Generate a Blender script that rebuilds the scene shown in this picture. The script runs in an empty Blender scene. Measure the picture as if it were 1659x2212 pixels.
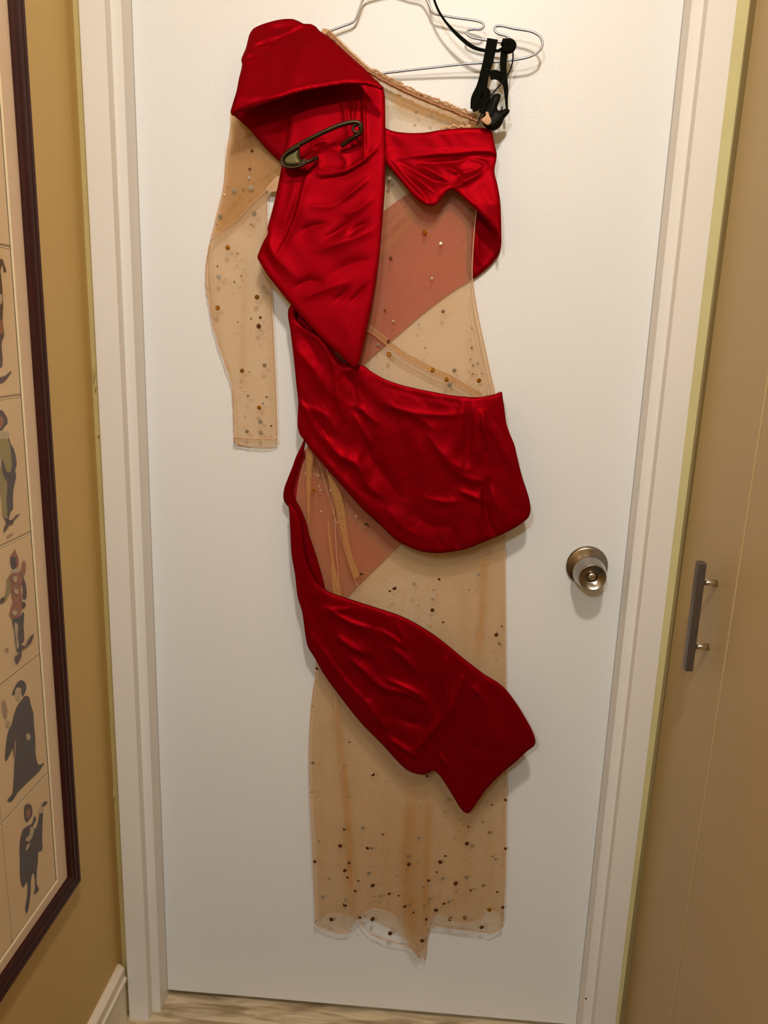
import bpy, bmesh, math, random
import numpy as np
from mathutils import Vector, Matrix, Euler
from mathutils.geometry import delaunay_2d_cdt

S = bpy.context.scene
COL = S.collection
random.seed(4)
# ------------------------------------------------------------------ camera
W, H, F = 1659, 2212, 1673.93
CAM = np.array([0.48598, -1.27424, 1.30012])
ROT = Euler((1.34497, -0.03183, 0.07068), 'XYZ')
cd = bpy.data.cameras.new('camera'); cam = bpy.data.objects.new('camera', cd); COL.objects.link(cam)
cam.location = CAM; cam.rotation_euler = ROT
cd.sensor_fit = 'VERTICAL'; cd.sensor_height = 24.0; cd.lens = 24.0 * F / H
cd.clip_start = 0.02
S.camera = cam
# ------------------------------------------------------------------ world, exposure
w = bpy.data.worlds.new('world'); S.world = w; w.use_nodes = True
w.node_tree.nodes['Background'].inputs[0].default_value = (0.5, 0.42, 0.33, 1)
w.node_tree.nodes['Background'].inputs[1].default_value = 0.05
S.view_settings.view_transform = 'Standard'; S.view_settings.look = 'None'
S.view_settings.gamma = 1; S.view_settings.use_curve_mapping = False
S.view_settings.exposure = 0.0
# ------------------------------------------------------------------ lamps (ceiling, behind and above the camera)
def lamp(name, loc, power, color, size, target):
    d = bpy.data.lights.new(name, 'AREA'); d.shape = 'DISK'; d.size = size; d.energy = power; d.color = color
    o = bpy.data.objects.new(name, d); COL.objects.link(o); o.location = loc
    o.rotation_euler = (Vector(target) - Vector(loc)).to_track_quat('-Z', 'Y').to_euler()
    return o
lamp('ceiling_lamp', (0.56, -1.30, 2.38), 14.9, (1.0, 0.925, 0.82), 0.13, (0.48, -0.35, 0.6))
lamp('hall_lamp', (0.02, -2.75, 2.30), 16, (0.84, 0.95, 1.0), 0.16, (0.45, 0.0, 0.9))

# ------------------------------------------------------------------ pixel -> world helpers
RM = np.array(ROT.to_matrix())
def rays(px, py):
    px = np.asarray(px, float); py = np.asarray(py, float)
    c = np.stack([(px - W/2)/F, -(py - H/2)/F, -np.ones_like(px)], -1)
    return c @ RM.T
def atY(px, py, Y):
    d = rays(px, py); t = (np.asarray(Y) - CAM[1]) / d[..., 1]
    return CAM + d * t[..., None]
def atX(px, py, X):
    d = rays(px, py); t = (np.asarray(X) - CAM[0]) / d[..., 0]
    return CAM + d * t[..., None]

# ------------------------------------------------------------------ materials
def mat(name, color, rough=0.5, metal=0.0, **kw):
    m = bpy.data.materials.new(name); m.use_nodes = True
    nt = m.node_tree; b = nt.nodes['Principled BSDF']
    b.inputs['Base Color'].default_value = (*color, 1); b.inputs['Roughness'].default_value = rough
    b.inputs['Metallic'].default_value = metal
    for k, v in kw.items():
        if k in ('noise', 'bump'): continue
        b.inputs[k].default_value = v
    if 'noise' in kw or 'bump' in kw:
        tc = nt.nodes.new('ShaderNodeTexCoord')
        if 'noise' in kw:
            sc, amt = kw['noise']
            n = nt.nodes.new('ShaderNodeTexNoise'); n.inputs['Scale'].default_value = sc; n.inputs['Detail'].default_value = 5
            nt.links.new(tc.outputs['Object'], n.inputs['Vector'])
            mx = nt.nodes.new('ShaderNodeMix'); mx.data_type = 'RGBA'
            mx.inputs[6].default_value = (*[c*(1-amt) for c in color], 1); mx.inputs[7].default_value = (*[min(1, c*(1+amt)) for c in color], 1)
            nt.links.new(n.outputs['Fac'], mx.inputs[0]); nt.links.new(mx.outputs[2], b.inputs['Base Color'])
        if 'bump' in kw:
            sc, st, dist = kw['bump']
            n2 = nt.nodes.new('ShaderNodeTexNoise'); n2.inputs['Scale'].default_value = sc; n2.inputs['Detail'].default_value = 3
            nt.links.new(tc.outputs['Object'], n2.inputs['Vector'])
            bp = nt.nodes.new('ShaderNodeBump'); bp.inputs['Strength'].default_value = st; bp.inputs['Distance'].default_value = dist
            nt.links.new(n2.outputs['Fac'], bp.inputs['Height']); nt.links.new(bp.outputs[0], b.inputs['Normal'])
    return m

M = {}
M['door'] = mat('door_paint', (0.80, 0.795, 0.785), 0.42, noise=(3, 0.02), bump=(260, 0.25, 0.0012))
M['frame_paint'] = mat('frame_paint', (0.80, 0.755, 0.70), 0.4, noise=(6, 0.03), bump=(120, 0.15, 0.001))
M['wall'] = mat('wall_paint', (0.63, 0.435, 0.160), 0.7, noise=(7, 0.05), bump=(180, 0.2, 0.001))
M['strip'] = mat('wall_strip_paint', (0.70, 0.60, 0.28), 0.6, noise=(18, 0.10), bump=(60, 0.3, 0.002))
M['closet'] = mat('closet_laminate', (0.50, 0.36, 0.17), 0.45, noise=(5, 0.05), bump=(150, 0.12, 0.001))
M['gapdark'] = mat('closet_gap', (0.30, 0.22, 0.09), 0.6, noise=(10, 0.1))
M['ceil'] = mat('ceiling_paint', (0.8, 0.74, 0.62), 0.8)
M['dark'] = mat('door_gap_shade', (0.05, 0.045, 0.03), 0.8)  # shade below the door, put into the colour
M['base'] = mat('baseboard_paint', (0.82, 0.74, 0.60), 0.4, noise=(9, 0.04))
M['wood'] = mat('frame_wood', (0.040, 0.009, 0.006), 0.5, **{'Specular IOR Level': 0.2}, noise=(30, 0.3))
M['matboard'] = mat('mat_board', (0.80, 0.59, 0.39), 0.8, noise=(9, 0.04))
M['bevel'] = mat('mat_bevel', (0.92, 0.76, 0.48), 0.7)
M['paper'] = mat('aged_paper', (0.80, 0.585, 0.32), 0.8, noise=(12, 0.06))
M['paper2'] = mat('paper_backing', (0.66, 0.48, 0.29), 0.8, noise=(12, 0.06))
M['steel'] = mat('brushed_bar', (0.16, 0.13, 0.115), 0.42, 0.75, noise=(60, 0.15))
M['chrome'] = mat('chrome_post', (0.75, 0.72, 0.68), 0.18, 1.0)
M['wire'] = mat('galvanised_wire', (0.42, 0.42, 0.45), 0.22, 1.0, noise=(80, 0.15))
M['black'] = mat('black_elastic', (0.0035, 0.004, 0.002), 0.95, **{'Specular IOR Level': 0.1}, bump=(500, 0.5, 0.0006))
M['plastic'] = mat('black_plastic', (0.004, 0.0035, 0.0018), 0.5, **{'Specular IOR Level': 0.12})
M['brass'] = mat('dark_bronze', (0.060, 0.032, 0.015), 0.36, 0.85, noise=(70, 0.25))
M['brassl'] = mat('olive_bronze', (0.085, 0.068, 0.024), 0.45, 0.85, noise=(50, 0.2))
M['seam'] = mat('nude_seam', (0.62, 0.36, 0.20), 0.9, noise=(200, 0.25))
M['seamdark'] = mat('brown_seam', (0.40, 0.18, 0.09), 0.9, noise=(300, 0.3))
M['ink_brown'] = mat('ink_brown', (0.10, 0.045, 0.035), 0.9, noise=(90, 0.4))
M['ink_grey'] = mat('ink_grey', (0.075, 0.05, 0.045), 0.9, noise=(90, 0.35))
M['ink_green'] = mat('ink_green', (0.33, 0.27, 0.08), 0.9, noise=(90, 0.2))
M['ink_red'] = mat('ink_red', (0.36, 0.13, 0.06), 0.9, noise=(140, 0.45))
M['ink_pale'] = mat('ink_pale', (0.55, 0.43, 0.27), 0.9, noise=(90, 0.15))
M['ink_line'] = mat('ink_line', (0.42, 0.29, 0.16), 0.9)
M['amber'] = mat('amber_stone', (0.42, 0.19, 0.015), 0.12, 0.75)
M['smoke'] = mat('smoky_stone', (0.27, 0.21, 0.13), 0.4, 0.1)
M['clear'] = mat('clear_stone', (0.75, 0.62, 0.5), 0.08, 0.7)
M['brown'] = mat('brown_stone', (0.12, 0.045, 0.012), 0.2, 0.5)

def metal_brushed(name, color, rough):
    m = mat(name, color, rough, 1.0); nt = m.node_tree; b = nt.nodes['Principled BSDF']
    t = nt.nodes.new('ShaderNodeTangent'); t.direction_type = 'RADIAL'; t.axis = 'Z'
    b.inputs['Anisotropic'].default_value = 0.85
    nt.links.new(t.outputs[0], b.inputs['Tangent']); return m
M['knob'] = metal_brushed('brushed_nickel', (0.31, 0.275, 0.235), 0.2)

M['redback'] = mat('red_lining_back', (0.42, 0.004, 0.012), 0.8, noise=(9, 0.08))

def satin(name, col, deep, rough=0.4):
    m = bpy.data.materials.new(name); m.use_nodes = True; nt = m.node_tree; b = nt.nodes['Principled BSDF']
    b.inputs['Base Color'].default_value = (*col, 1)
    b.inputs['Roughness'].default_value = rough
    b.inputs['Metallic'].default_value = 0.55
    b.inputs['Specular IOR Level'].default_value = 0.12
    b.inputs['Specular Tint'].default_value = (0.9, 0.12, 0.10, 1)
    tc = nt.nodes.new('ShaderNodeTexCoord')
    n = nt.nodes.new('ShaderNodeTexNoise'); n.inputs['Scale'].default_value = 14; n.inputs['Detail'].default_value = 3
    nt.links.new(tc.outputs['Object'], n.inputs['Vector'])
    mx = nt.nodes.new('ShaderNodeMix'); mx.data_type = 'RGBA'
    mx.inputs[6].default_value = (*deep, 1); mx.inputs[7].default_value = (*col, 1)
    nt.links.new(n.outputs['Fac'], mx.inputs[0]); nt.links.new(mx.outputs[2], b.inputs['Base Color'])
    # fine weave
    wv = nt.nodes.new('ShaderNodeTexNoise'); wv.inputs['Scale'].default_value = 900
    nt.links.new(tc.outputs['Object'], wv.inputs['Vector'])
    bp = nt.nodes.new('ShaderNodeBump'); bp.inputs['Strength'].default_value = 0.25; bp.inputs['Distance'].default_value = 0.0005
    nt.links.new(wv.outputs['Fac'], bp.inputs['Height']); nt.links.new(bp.outputs[0], b.inputs['Normal'])
    return m
M['red'] = satin('red_satin', (0.25, 0.0005, 0.0040), (0.20, 0.0004, 0.0035), 0.47)
M['redin'] = satin('red_satin_lining', (0.22, 0.0006, 0.004), (0.17, 0.0005, 0.003), 0.5)

def sheer(name, col, alpha, tint, fade=False):
    m = bpy.data.materials.new(name); m.use_nodes = True; nt = m.node_tree
    for n in list(nt.nodes): nt.nodes.remove(n)
    out = nt.nodes.new('ShaderNodeOutputMaterial')
    tr = nt.nodes.new('ShaderNodeBsdfTransparent'); tr.inputs[0].default_value = (*tint, 1)
    di = nt.nodes.new('ShaderNodeBsdfDiffuse'); di.inputs[0].default_value = (*col, 1)
    tl = nt.nodes.new('ShaderNodeBsdfTranslucent'); tl.inputs[0].default_value = (*col, 1)
    m1 = nt.nodes.new('ShaderNodeMixShader'); m1.inputs[0].default_value = 0.35
    nt.links.new(di.outputs[0], m1.inputs[1]); nt.links.new(tl.outputs[0], m1.inputs[2])
    m2 = nt.nodes.new('ShaderNodeMixShader')
    tc = nt.nodes.new('ShaderNodeTexCoord')
    n = nt.nodes.new('ShaderNodeTexNoise'); n.inputs['Scale'].default_value = 420; n.inputs['Detail'].default_value = 2
    nt.links.new(tc.outputs['Object'], n.inputs['Vector'])
    mr = nt.nodes.new('ShaderNodeMapRange'); mr.inputs[1].default_value = 0.3; mr.inputs[2].default_value = 0.7
    mr.inputs[3].default_value = alpha*0.8; mr.inputs[4].default_value = alpha*1.2
    nt.links.new(n.outputs['Fac'], mr.inputs[0]); fac = mr.outputs[0]
    if fade:
        at = nt.nodes.new('ShaderNodeAttribute'); at.attribute_name = 'weave'
        mu = nt.nodes.new('ShaderNodeMath'); mu.operation = 'MULTIPLY'
        nt.links.new(fac, mu.inputs[0]); nt.links.new(at.outputs['Fac'], mu.inputs[1]); fac = mu.outputs[0]
        cm = nt.nodes.new('ShaderNodeMix'); cm.data_type = 'RGBA'; cm.inputs[6].default_value = (*col, 1); cm.inputs[7].default_value = (0.62, 0.33, 0.11, 1)
        mr2 = nt.nodes.new('ShaderNodeMapRange'); mr2.inputs[1].default_value = 1.0; mr2.inputs[2].default_value = 2.6
        nt.links.new(at.outputs['Fac'], mr2.inputs[0]); nt.links.new(mr2.outputs[0], cm.inputs[0])
        nt.links.new(cm.outputs[2], di.inputs[0]); nt.links.new(cm.outputs[2], tl.inputs[0])
        m3 = nt.nodes.new('ShaderNodeMix'); m3.data_type = 'RGBA'; m3.inputs[6].default_value = (1, 1, 1, 1); m3.inputs[7].default_value = (*tint, 1)
        nt.links.new(at.outputs['Fac'], m3.inputs[0]); nt.links.new(m3.outputs[2], tr.inputs[0])
    nt.links.new(fac, m2.inputs[0])
    nt.links.new(tr.outputs[0], m2.inputs[1]); nt.links.new(m1.outputs[0], m2.inputs[2])
    nt.links.new(m2.outputs[0], out.inputs[0])
    return m
M['sheer'] = sheer('nude_mesh', (0.80, 0.57, 0.36), 0.20, (0.98, 0.93, 0.86))
M['sheer_skirt'] = sheer('nude_skirt_mesh', (0.74, 0.50, 0.28), 0.25, (0.97, 0.92, 0.84))
M['sheer_f'] = sheer('nude_mesh_front', (0.80, 0.57, 0.36), 0.20, (0.98, 0.93, 0.86), True)
M['sheer_sf'] = sheer('nude_skirt_mesh_front', (0.74, 0.50, 0.28), 0.25, (0.97, 0.91, 0.82), True)
M['sheer2'] = sheer('nude_mesh_double', (0.70, 0.41, 0.17), 0.34, (0.96, 0.88, 0.76), True)
M['sheer3'] = sheer('nude_mesh_band', (0.74, 0.48, 0.27), 0.30, (0.96, 0.88, 0.76))

def glassmat():
    m = bpy.data.materials.new('picture_glass'); m.use_nodes = True; nt = m.node_tree
    for n in list(nt.nodes): nt.nodes.remove(n)
    out = nt.nodes.new('ShaderNodeOutputMaterial')
    tr = nt.nodes.new('ShaderNodeBsdfTransparent'); gl = nt.nodes.new('ShaderNodeBsdfGlossy'); gl.inputs['Roughness'].default_value = 0.03
    mx = nt.nodes.new('ShaderNodeMixShader')
    mx.inputs[0].default_value = 0.05; nt.links.new(tr.outputs[0], mx.inputs[1]); nt.links.new(gl.outputs[0], mx.inputs[2])
    nt.links.new(mx.outputs[0], out.inputs[0]); return m
M['glass'] = glassmat()

def marble():
    m = mat('travertine', (0.5, 0.4, 0.26), 0.5); nt = m.node_tree; b = nt.nodes['Principled BSDF']
    tc = nt.nodes.new('ShaderNodeTexCoord'); mp = nt.nodes.new('ShaderNodeMapping'); mp.inputs['Scale'].default_value = (5, 36, 8)
    n = nt.nodes.new('ShaderNodeTexNoise'); n.inputs['Scale'].default_value = 1.6; n.inputs['Detail'].default_value = 8; n.inputs['Distortion'].default_value = 0.7
    cr = nt.nodes.new('ShaderNodeValToRGB')
    cr.color_ramp.elements[0].position = 0.36; cr.color_ramp.elements[0].color = (0.30, 0.21, 0.11, 1)
    cr.color_ramp.elements[1].position = 0.62; cr.color_ramp.elements[1].color = (0.72, 0.58, 0.38, 1)
    nt.links.new(tc.outputs['Object'], mp.inputs[0]); nt.links.new(mp.outputs[0], n.inputs['Vector'])
    nt.links.new(n.outputs['Fac'], cr.inputs[0]); nt.links.new(cr.outputs[0], b.inputs['Base Color'])
    bp = nt.nodes.new('ShaderNodeBump'); bp.inputs['Strength'].default_value = 0.5; bp.inputs['Distance'].default_value = 0.002
    nt.links.new(n.outputs['Fac'], bp.inputs['Height']); nt.links.new(bp.outputs[0], b.inputs['Normal'])
    return m
M['floor'] = marble()
M['hallfloor'] = mat('dark_floor', (0.10, 0.07, 0.045), 0.5, noise=(20, 0.3))  # unseen hall floor, darkened to weaken light bounced onto the lower door
M['rear'] = mat('rear_wall_low_bounce', (0.22, 0.17, 0.10), 0.7)  # unseen wall, tone darkened to cut ambient bounce

# ------------------------------------------------------------------ object helpers
def link(name, me, m, parent=None, smooth=False):
    o = bpy.data.objects.new(name, me); COL.objects.link(o)
    if m is not None and len(me.materials) == 0: me.materials.append(m)
    if smooth:
        for p in me.polygons: p.use_smooth = True
    if parent is not None:
        o.parent = parent
        o.matrix_parent_inverse = Matrix.Translation(-parent.matrix_world.translation) if parent.type != 'EMPTY' else Matrix.Translation(-parent.location)
    return o
def mesh(name, verts, faces):
    me = bpy.data.meshes.new(name); me.from_pydata([tuple(map(float, v)) for v in verts], [], [tuple(f) for f in faces]); me.update(); return me
def part(name, verts, faces, m, parent=None, smooth=False):
    return link(name, mesh(name, verts, faces), m, parent, smooth)
def tag(o, label=None, cat=None, group=None, kind=None):
    if label: o['label'] = label
    if cat: o['category'] = cat
    if group: o['group'] = group
    if kind: o['kind'] = kind
    return o
def empty(name, loc):
    o = bpy.data.objects.new(name, None); o.empty_display_size = 0.05; o.location = loc; COL.objects.link(o)
    return o
def boxdata(x0, x1, y0, y1, z0, z1):
    v = [(x, y, z) for x in (x0, x1) for y in (y0, y1) for z in (z0, z1)]
    f = [(0,1,3,2),(4,6,7,5),(0,4,5,1),(2,3,7,6),(0,2,6,4),(1,5,7,3)]
    return v, f
def box(name, x0, x1, y0, y1, z0, z1, m, parent=None, bevel=0, seg=2):
    v, f = boxdata(x0, x1, y0, y1, z0, z1)
    me = mesh(name, v, f)
    if bevel:
        bm = bmesh.new(); bm.from_mesh(me)
        bmesh.ops.bevel(bm, geom=bm.edges[:], offset=bevel, segments=seg, profile=0.6, affect='EDGES'); bm.to_mesh(me); bm.free()
    return link(name, me, m, parent)
def extrude(name, prof, axis, a, b, m, parent=None):
    """prof: list of 2D points (closed), extruded along axis ('z' profile xy, 'y' profile xz)"""
    n = len(prof); v = []
    for t in (a, b):
        for p, q in prof: v.append((p, q, t) if axis == 'z' else (p, t, q))
    f = [(i, (i+1) % n, (i+1) % n + n, i+n) for i in range(n)] + [tuple(range(n)), tuple(range(n, 2*n))]
    me = mesh(name, v, f); bm = bmesh.new(); bm.from_mesh(me); bmesh.ops.recalc_face_normals(bm, faces=bm.faces[:])
    bm.to_mesh(me); bm.free()
    return link(name, me, m, parent)
def spline(pts, step, closed=False):
    """centripetal-ish Catmull-Rom through points, resampled to about `step`"""
    P = [np.array(p, float) for p in pts]; n = len(P); out = []
    rng = range(n if closed else n-1)
    for i in rng:
        p1, p2 = P[i], P[(i+1) % n]
        p0 = P[i-1] if (i > 0 or closed) else p1*2-p2
        p3 = P[(i+2) % n] if (i+2 < n or closed) else p2*2-p1
        L = np.linalg.norm(p2-p1)+1e-9
        l0 = np.linalg.norm(p1-p0)+1e-9; l2 = np.linalg.norm(p3-p2)+1e-9
        m1 = ((p1-p0)/l0+(p2-p1)/L)*0.5*L*0.9; m2 = ((p2-p1)/L+(p3-p2)/l2)*0.5*L*0.9
        k = max(1, int(round(L/step)))
        for j in range(k):
            t = j/k
            out.append((2*t**3-3*t*t+1)*p1+(t**3-2*t*t+t)*m1+(-2*t**3+3*t*t)*p2+(t**3-t*t)*m2)
    if not closed: out.append(P[-1])
    return np.array(out)
def tube(P, r, sides=8, closed=False, flat=1.0):
    """swept tube along 3D polyline; r scalar or per-point"""
    P = np.asarray(P, float); n = len(P); R = np.full(n, r) if np.isscalar(r) else np.asarray(r)
    T = np.zeros_like(P)
    for i in range(n):
        a = P[(i-1) % n] if (closed or i > 0) else P[i]; b = P[(i+1) % n] if (closed or i < n-1) else P[i]
        T[i] = (b-a)/(np.linalg.norm(b-a)+1e-12)
    up = np.array([0, 1, 0.]); 
    v = []
    for i in range(n):
        u = np.cross(T[i], up); 
        if np.linalg.norm(u) < 1e-3: u = np.cross(T[i], np.array([1, 0, 0.]))
        u /= np.linalg.norm(u); wv = np.cross(u, T[i])
        for k in range(sides):
            a = 2*math.pi*k/sides
            v.append(P[i] + R[i]*(math.cos(a)*u + flat*math.sin(a)*wv))
    f = []
    for i in range(n if closed else n-1):
        for k in range(sides):
            a = i*sides+k; b = i*sides+(k+1) % sides; j = (i+1) % n
            f.append((a, b, j*sides+(k+1) % sides, j*sides+k))
    if not closed: f += [tuple(range(sides))[::-1], tuple(range((n-1)*sides, n*sides))]
    return v, f
def merge(*vf):
    V = []; Fc = []
    for v, f in vf:
        o = len(V); V += list(v); Fc += [tuple(i+o for i in q) for q in f]
    return V, Fc
def ribbon(P, wid, th, up=(0, 1, 0)):
    """flat band swept along P: width across path in the plane facing `up`"""
    P = np.asarray(P, float); n = len(P); v = []; f = []
    Wd = np.full(n, wid) if np.isscalar(wid) else np.asarray(wid)
    upv = np.array(up, float)
    for i in range(n):
        T = P[min(i+1, n-1)]-P[max(i-1, 0)]; T /= np.linalg.norm(T)+1e-12
        s = np.cross(T, upv); s /= np.linalg.norm(s)+1e-12; nn = np.cross(s, T)
        for a, b in ((-1, -1), (1, -1), (1, 1), (-1, 1)): v.append(P[i]+s*Wd[i]/2*a+nn*th/2*b)
    for i in range(n-1):
        for k in range(4):
            f.append((i*4+k, i*4+(k+1) % 4, i*4+4+(k+1) % 4, i*4+4+k))
    f += [(0, 1, 2, 3), (n*4-4, n*4-3, n*4-2, n*4-1)]
    return v, f

# ------------------------------------------------------------------ the room
D1, D2, W1, W2, DW = 0.0398, 0.0602, 0.0163, 0.0384, 0.813
XL, XR, ZF, ZC, YB = -0.0718, 0.8945, -0.0142, 2.44, -3.6
tag(box('floor', -0.9, 1.7, YB, -0.12, ZF-0.04, ZF-0.004, M['hallfloor']), kind='structure')
tag(box('threshold', -0.08, 0.9, -0.12, 0.30, ZF-0.04, ZF, M['floor'], bevel=0.003), kind='structure')
tag(box('ceiling', -0.9, 1.7, YB, 0.1, ZC, ZC+0.05, M['ceil']), kind='structure')
tag(box('wall_left', XL-0.1, XL, YB, 0.02, ZF, ZC, M['wall']), kind='structure')
tag(box('wall_right', XR, XR+0.1, YB, 0.02, ZF, ZC, M['wall']), kind='structure')
tag(box('wall_rear', -0.3, 1.2, YB-0.1, YB, ZF, ZC, M['rear']), kind='structure')
# wall around the door (strips seen beside the casing, header above)
fw = merge(boxdata(XL-0.05, -W1-W2+0.004, -0.041, 0.08, ZF, ZC), boxdata(DW+W1+W2-0.004, XR+0.05, -0.041, 0.08, ZF, ZC),
           boxdata(XL, XR, -0.035, 0.08, 2.11, ZC))
tag(part('wall_front', *fw, M['strip']), kind='structure')
# stepped steel door frame
def jamb(name, sgn, x0):
    p = [(0, 0.03), (0, -D1), (-W1, -D1), (-W1, -D2), (-W1-W2, -D2), (-W1-W2, -0.040), (-W1-W2, 0.03)]
    q = [(x0 + sgn*a, b) for a, b in p]
    return tag(extrude(name, q, 'z', ZF, 2.10, M['frame_paint']), kind='structure')
jamb('trim_1', 1, 0.0); jamb('trim_2', -1, DW)
tag(part('trim_3', *merge(boxdata(-W1-W2, DW+W1+W2, -D2, 0.03, 2.035+W1, 2.11), boxdata(0, DW, -D1, 0.03, 2.036, 2.035+W1+0.002)), M['frame_paint']), kind='structure')
door = tag(box('door_1', 0.0004, DW-0.0004, 0.0, 0.042, 0.0, 2.033, M['door'], bevel=0.0012), kind='structure')
tag(box('gap_shade_sheet', -0.9, 1.7, 0.30, 0.34, ZF, 1.0, M['dark']), kind='structure')  # near-black sheet added so the gap under the door reads as shade
# baseboards: stepped profile on the left wall
bh = 0.112
prof = [(XL, ZF), (XL+0.013, ZF), (XL+0.013, bh-0.040), (XL+0.016, bh-0.036), (XL+0.016, bh-0.030), (XL+0.0125, bh-0.026),
        (XL+0.0125, bh-0.008), (XL+0.009, bh-0.004), (XL+0.004, bh), (XL, bh)]
tag(extrude('baseboard_left', prof, 'y', YB, -0.0615, M['base']), kind='structure')

# small marks on the paint of the door and frame (chips), a dark chip on the right jamb
def chip(px, py, y, r, m, parent):
    c = atY(px, py, y); n = 8
    v = [(c[0]+r*(0.7+0.5*random.random())*math.cos(2*math.pi*k/n), y-0.0004, c[2]+1.5*r*(0.7+0.5*random.random())*math.sin(2*math.pi*k/n)) for k in range(n)]
    v += [(a, y+0.0005, b) for a, _, b in v]
    return part('paint_chip', v, [tuple(range(n))]+[(i, (i+1) % n, (i+1) % n+n, i+n) for i in range(n)], m, parent)
chip(1266, 2157, -D1, 0.0016, M['wood'], bpy.data.objects['trim_2'])

for (px, py, ln) in ((202, 800, 30), (205, 835, 12), (212, 940, 6), (232, 1545, 10), (245, 1720, 14)):
    a = atY(px, py-ln, -0.0415); b = atY(px+1, py+ln, -0.0415)
    part('paint_drip', *tube([a, (a+b)/2+np.array([0.0006, 0, 0]), b], [0.0008, 0.0022, 0.0008], 6), M['strip'], bpy.data.objects['wall_front'], True)

# ------------------------------------------------------------------ closet front on the right wall
XP = 0.889
pe0, pe1 = atX(1633.7, 0, XP), atX(1343, 2212, XP)       # front edge line
se0, se1 = atX(1614.6, 1100, XP), atX(1447, 2212, XP)    # joint line
def extend(a, b, z):
    t = (z-a[2])/(b[2]-a[2]); return a[1]+(b[1]-a[1])*t
closet = tag(empty('closet_door', (XP, -0.5, ZF)), 'flat tan closet door with a dark bar handle, right of the white door', 'closet door')
def slab(name, yt0, yb0, yt1, yb1, x0, x1, m, parent, bev=0.0012):
    z0, z1 = ZF+0.003, 2.3
    v = []
    for x in (x0, x1):
        v += [(x, yb0, z0), (x, yb1, z0), (x, yt1, z1), (x, yt0, z1)]
    f = [(0,1,2,3), (4,7,6,5), (0,4,5,1), (1,5,6,2), (2,6,7,3), (3,7,4,0)]
    me = mesh(name, v, f); bm = bmesh.new(); bm.from_mesh(me); bmesh.ops.recalc_face_normals(bm, faces=bm.faces[:])
    bmesh.ops.bevel(bm, geom=bm.edges[:], offset=bev, segments=2, profile=0.6, affect='EDGES'); bm.to_mesh(me); bm.free()
    return link(name, me, m, parent)
zt, zb = 2.3, ZF+0.003
ye_t, ye_b = extend(pe0, pe1, zt), extend(pe0, pe1, zb)
ys_t, ys_b = extend(se0, se1, zt), extend(se0, se1, zb)
c0, c1 = atY(1622.6, 0, -0.0412), atY(1337, 2212, -0.0412)
def xc(z): return min(XR-0.0006, c0[0]+(c1[0]-c0[0])*(z-c0[2])/(c1[2]-c0[2]))
vv = [(xc(zb), -0.0412, zb), (XP+0.0003, ye_b+0.0006, zb), (XP+0.0003, ye_t+0.0006, zt), (xc(zt), -0.0412, zt), (XR-0.0003, -0.0412, zb), (XR-0.0003, ye_b+0.0006, zb), (XR-0.0003, ye_t+0.0006, zt), (XR-0.0003, -0.0412, zt)]
part('edge_strip', vv, [(0, 1, 2, 3), (4, 7, 6, 5), (0, 4, 5, 1), (3, 2, 6, 7), (0, 3, 7, 4)], M['gapdark'], closet)
slab('stile_panel', ye_t, ye_b, ys_t+0.0008, ys_b+0.0008, XP, XR-0.0005, M['closet'], closet, 0.0014)
slab('main_panel', ys_t-0.0012, ys_b-0.0012, -2.2, -2.2, XP+0.0012, XR-0.0005, M['closet'], closet, 0.0016)
# bar handle
hd = empty('handle_ref', (0, 0, 0)); bpy.data.objects.remove(hd)
b0, b1 = atX(1550, 1260.5, XP), atX(1530, 1397, XP)
zc = (b0[2]+b1[2])/2; yc = (b0[1]+b1[1])/2
# bar face centre found where the post meets the bar
d = rays(1510.0, 1259.0); t = (b0[1]-CAM[1])/d[1]; xbar = (CAM+d*t)[0]
zt_, zb_ = atX(1512, 1211, xbar)[2], atX(1482, 1442, xbar)[2]
bar = box('handle', xbar-0.0055, xbar+0.0055, yc-0.0075, yc+0.0075, zb_, zt_, M['steel'], closet, bevel=0.0014)
for bz in (b0[2], b1[2]):
    P = [(xbar+0.004, yc, bz), (XP-0.001, yc, bz)]
    v, f = tube(P, [0.0036, 0.0052], 16)
    o = part('post', v, f, M['chrome'], bar, True); o['label'] = 'shiny chrome post of the handle'

# ------------------------------------------------------------------ door knob
KX, KZ = 0.7500, 0.9310
def lathe(name, prof, loc, m, parent, n=48, smooth=True):
    """profile (radius, height) spun about local Z; local Z points out of the door (-y)"""
    v = []; f = []
    for r, h in prof:
        for k in range(n): a = 2*math.pi*k/n; v.append((r*math.cos(a), r*math.sin(a), h))
    for i in range(len(prof)-1):
        for k in range(n): f.append((i*n+k, i*n+(k+1) % n, (i+1)*n+(k+1) % n, (i+1)*n+k))
    f += [tuple(range(n))[::-1], tuple(range((len(prof)-1)*n, len(prof)*n))]
    me = mesh(name, v, f); bm = bmesh.new(); bm.from_mesh(me); bmesh.ops.recalc_face_normals(bm, faces=bm.faces[:]); bm.to_mesh(me); bm.free()
    o = bpy.data.objects.new(name, me); COL.objects.link(o); me.materials.append(m)
    for p in me.polygons: p.use_smooth = len(p.vertices) < 6
    o.matrix_world = Matrix.Translation(loc) @ Matrix.Rotation(math.pi/2, 4, 'X')
    if parent is not None:
        o.parent = parent; bpy.context.view_layer.update(); o.matrix_parent_inverse = parent.matrix_world.inverted()
    return o
rose = lathe('door_knob', [(0.0325, 0.0), (0.0343, 0.001), (0.0348, 0.003), (0.0345, 0.0045), (0.0325, 0.0052), (0.0322, 0.0056),
                     (0.0318, 0.0058), (0.0305, 0.0068), (0.0285, 0.0085), (0.0225, 0.0135), (0.0165, 0.018), (0.0125, 0.022), (0.012, 0.030)], (KX, 0.0, KZ), M['knob'], door)
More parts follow.
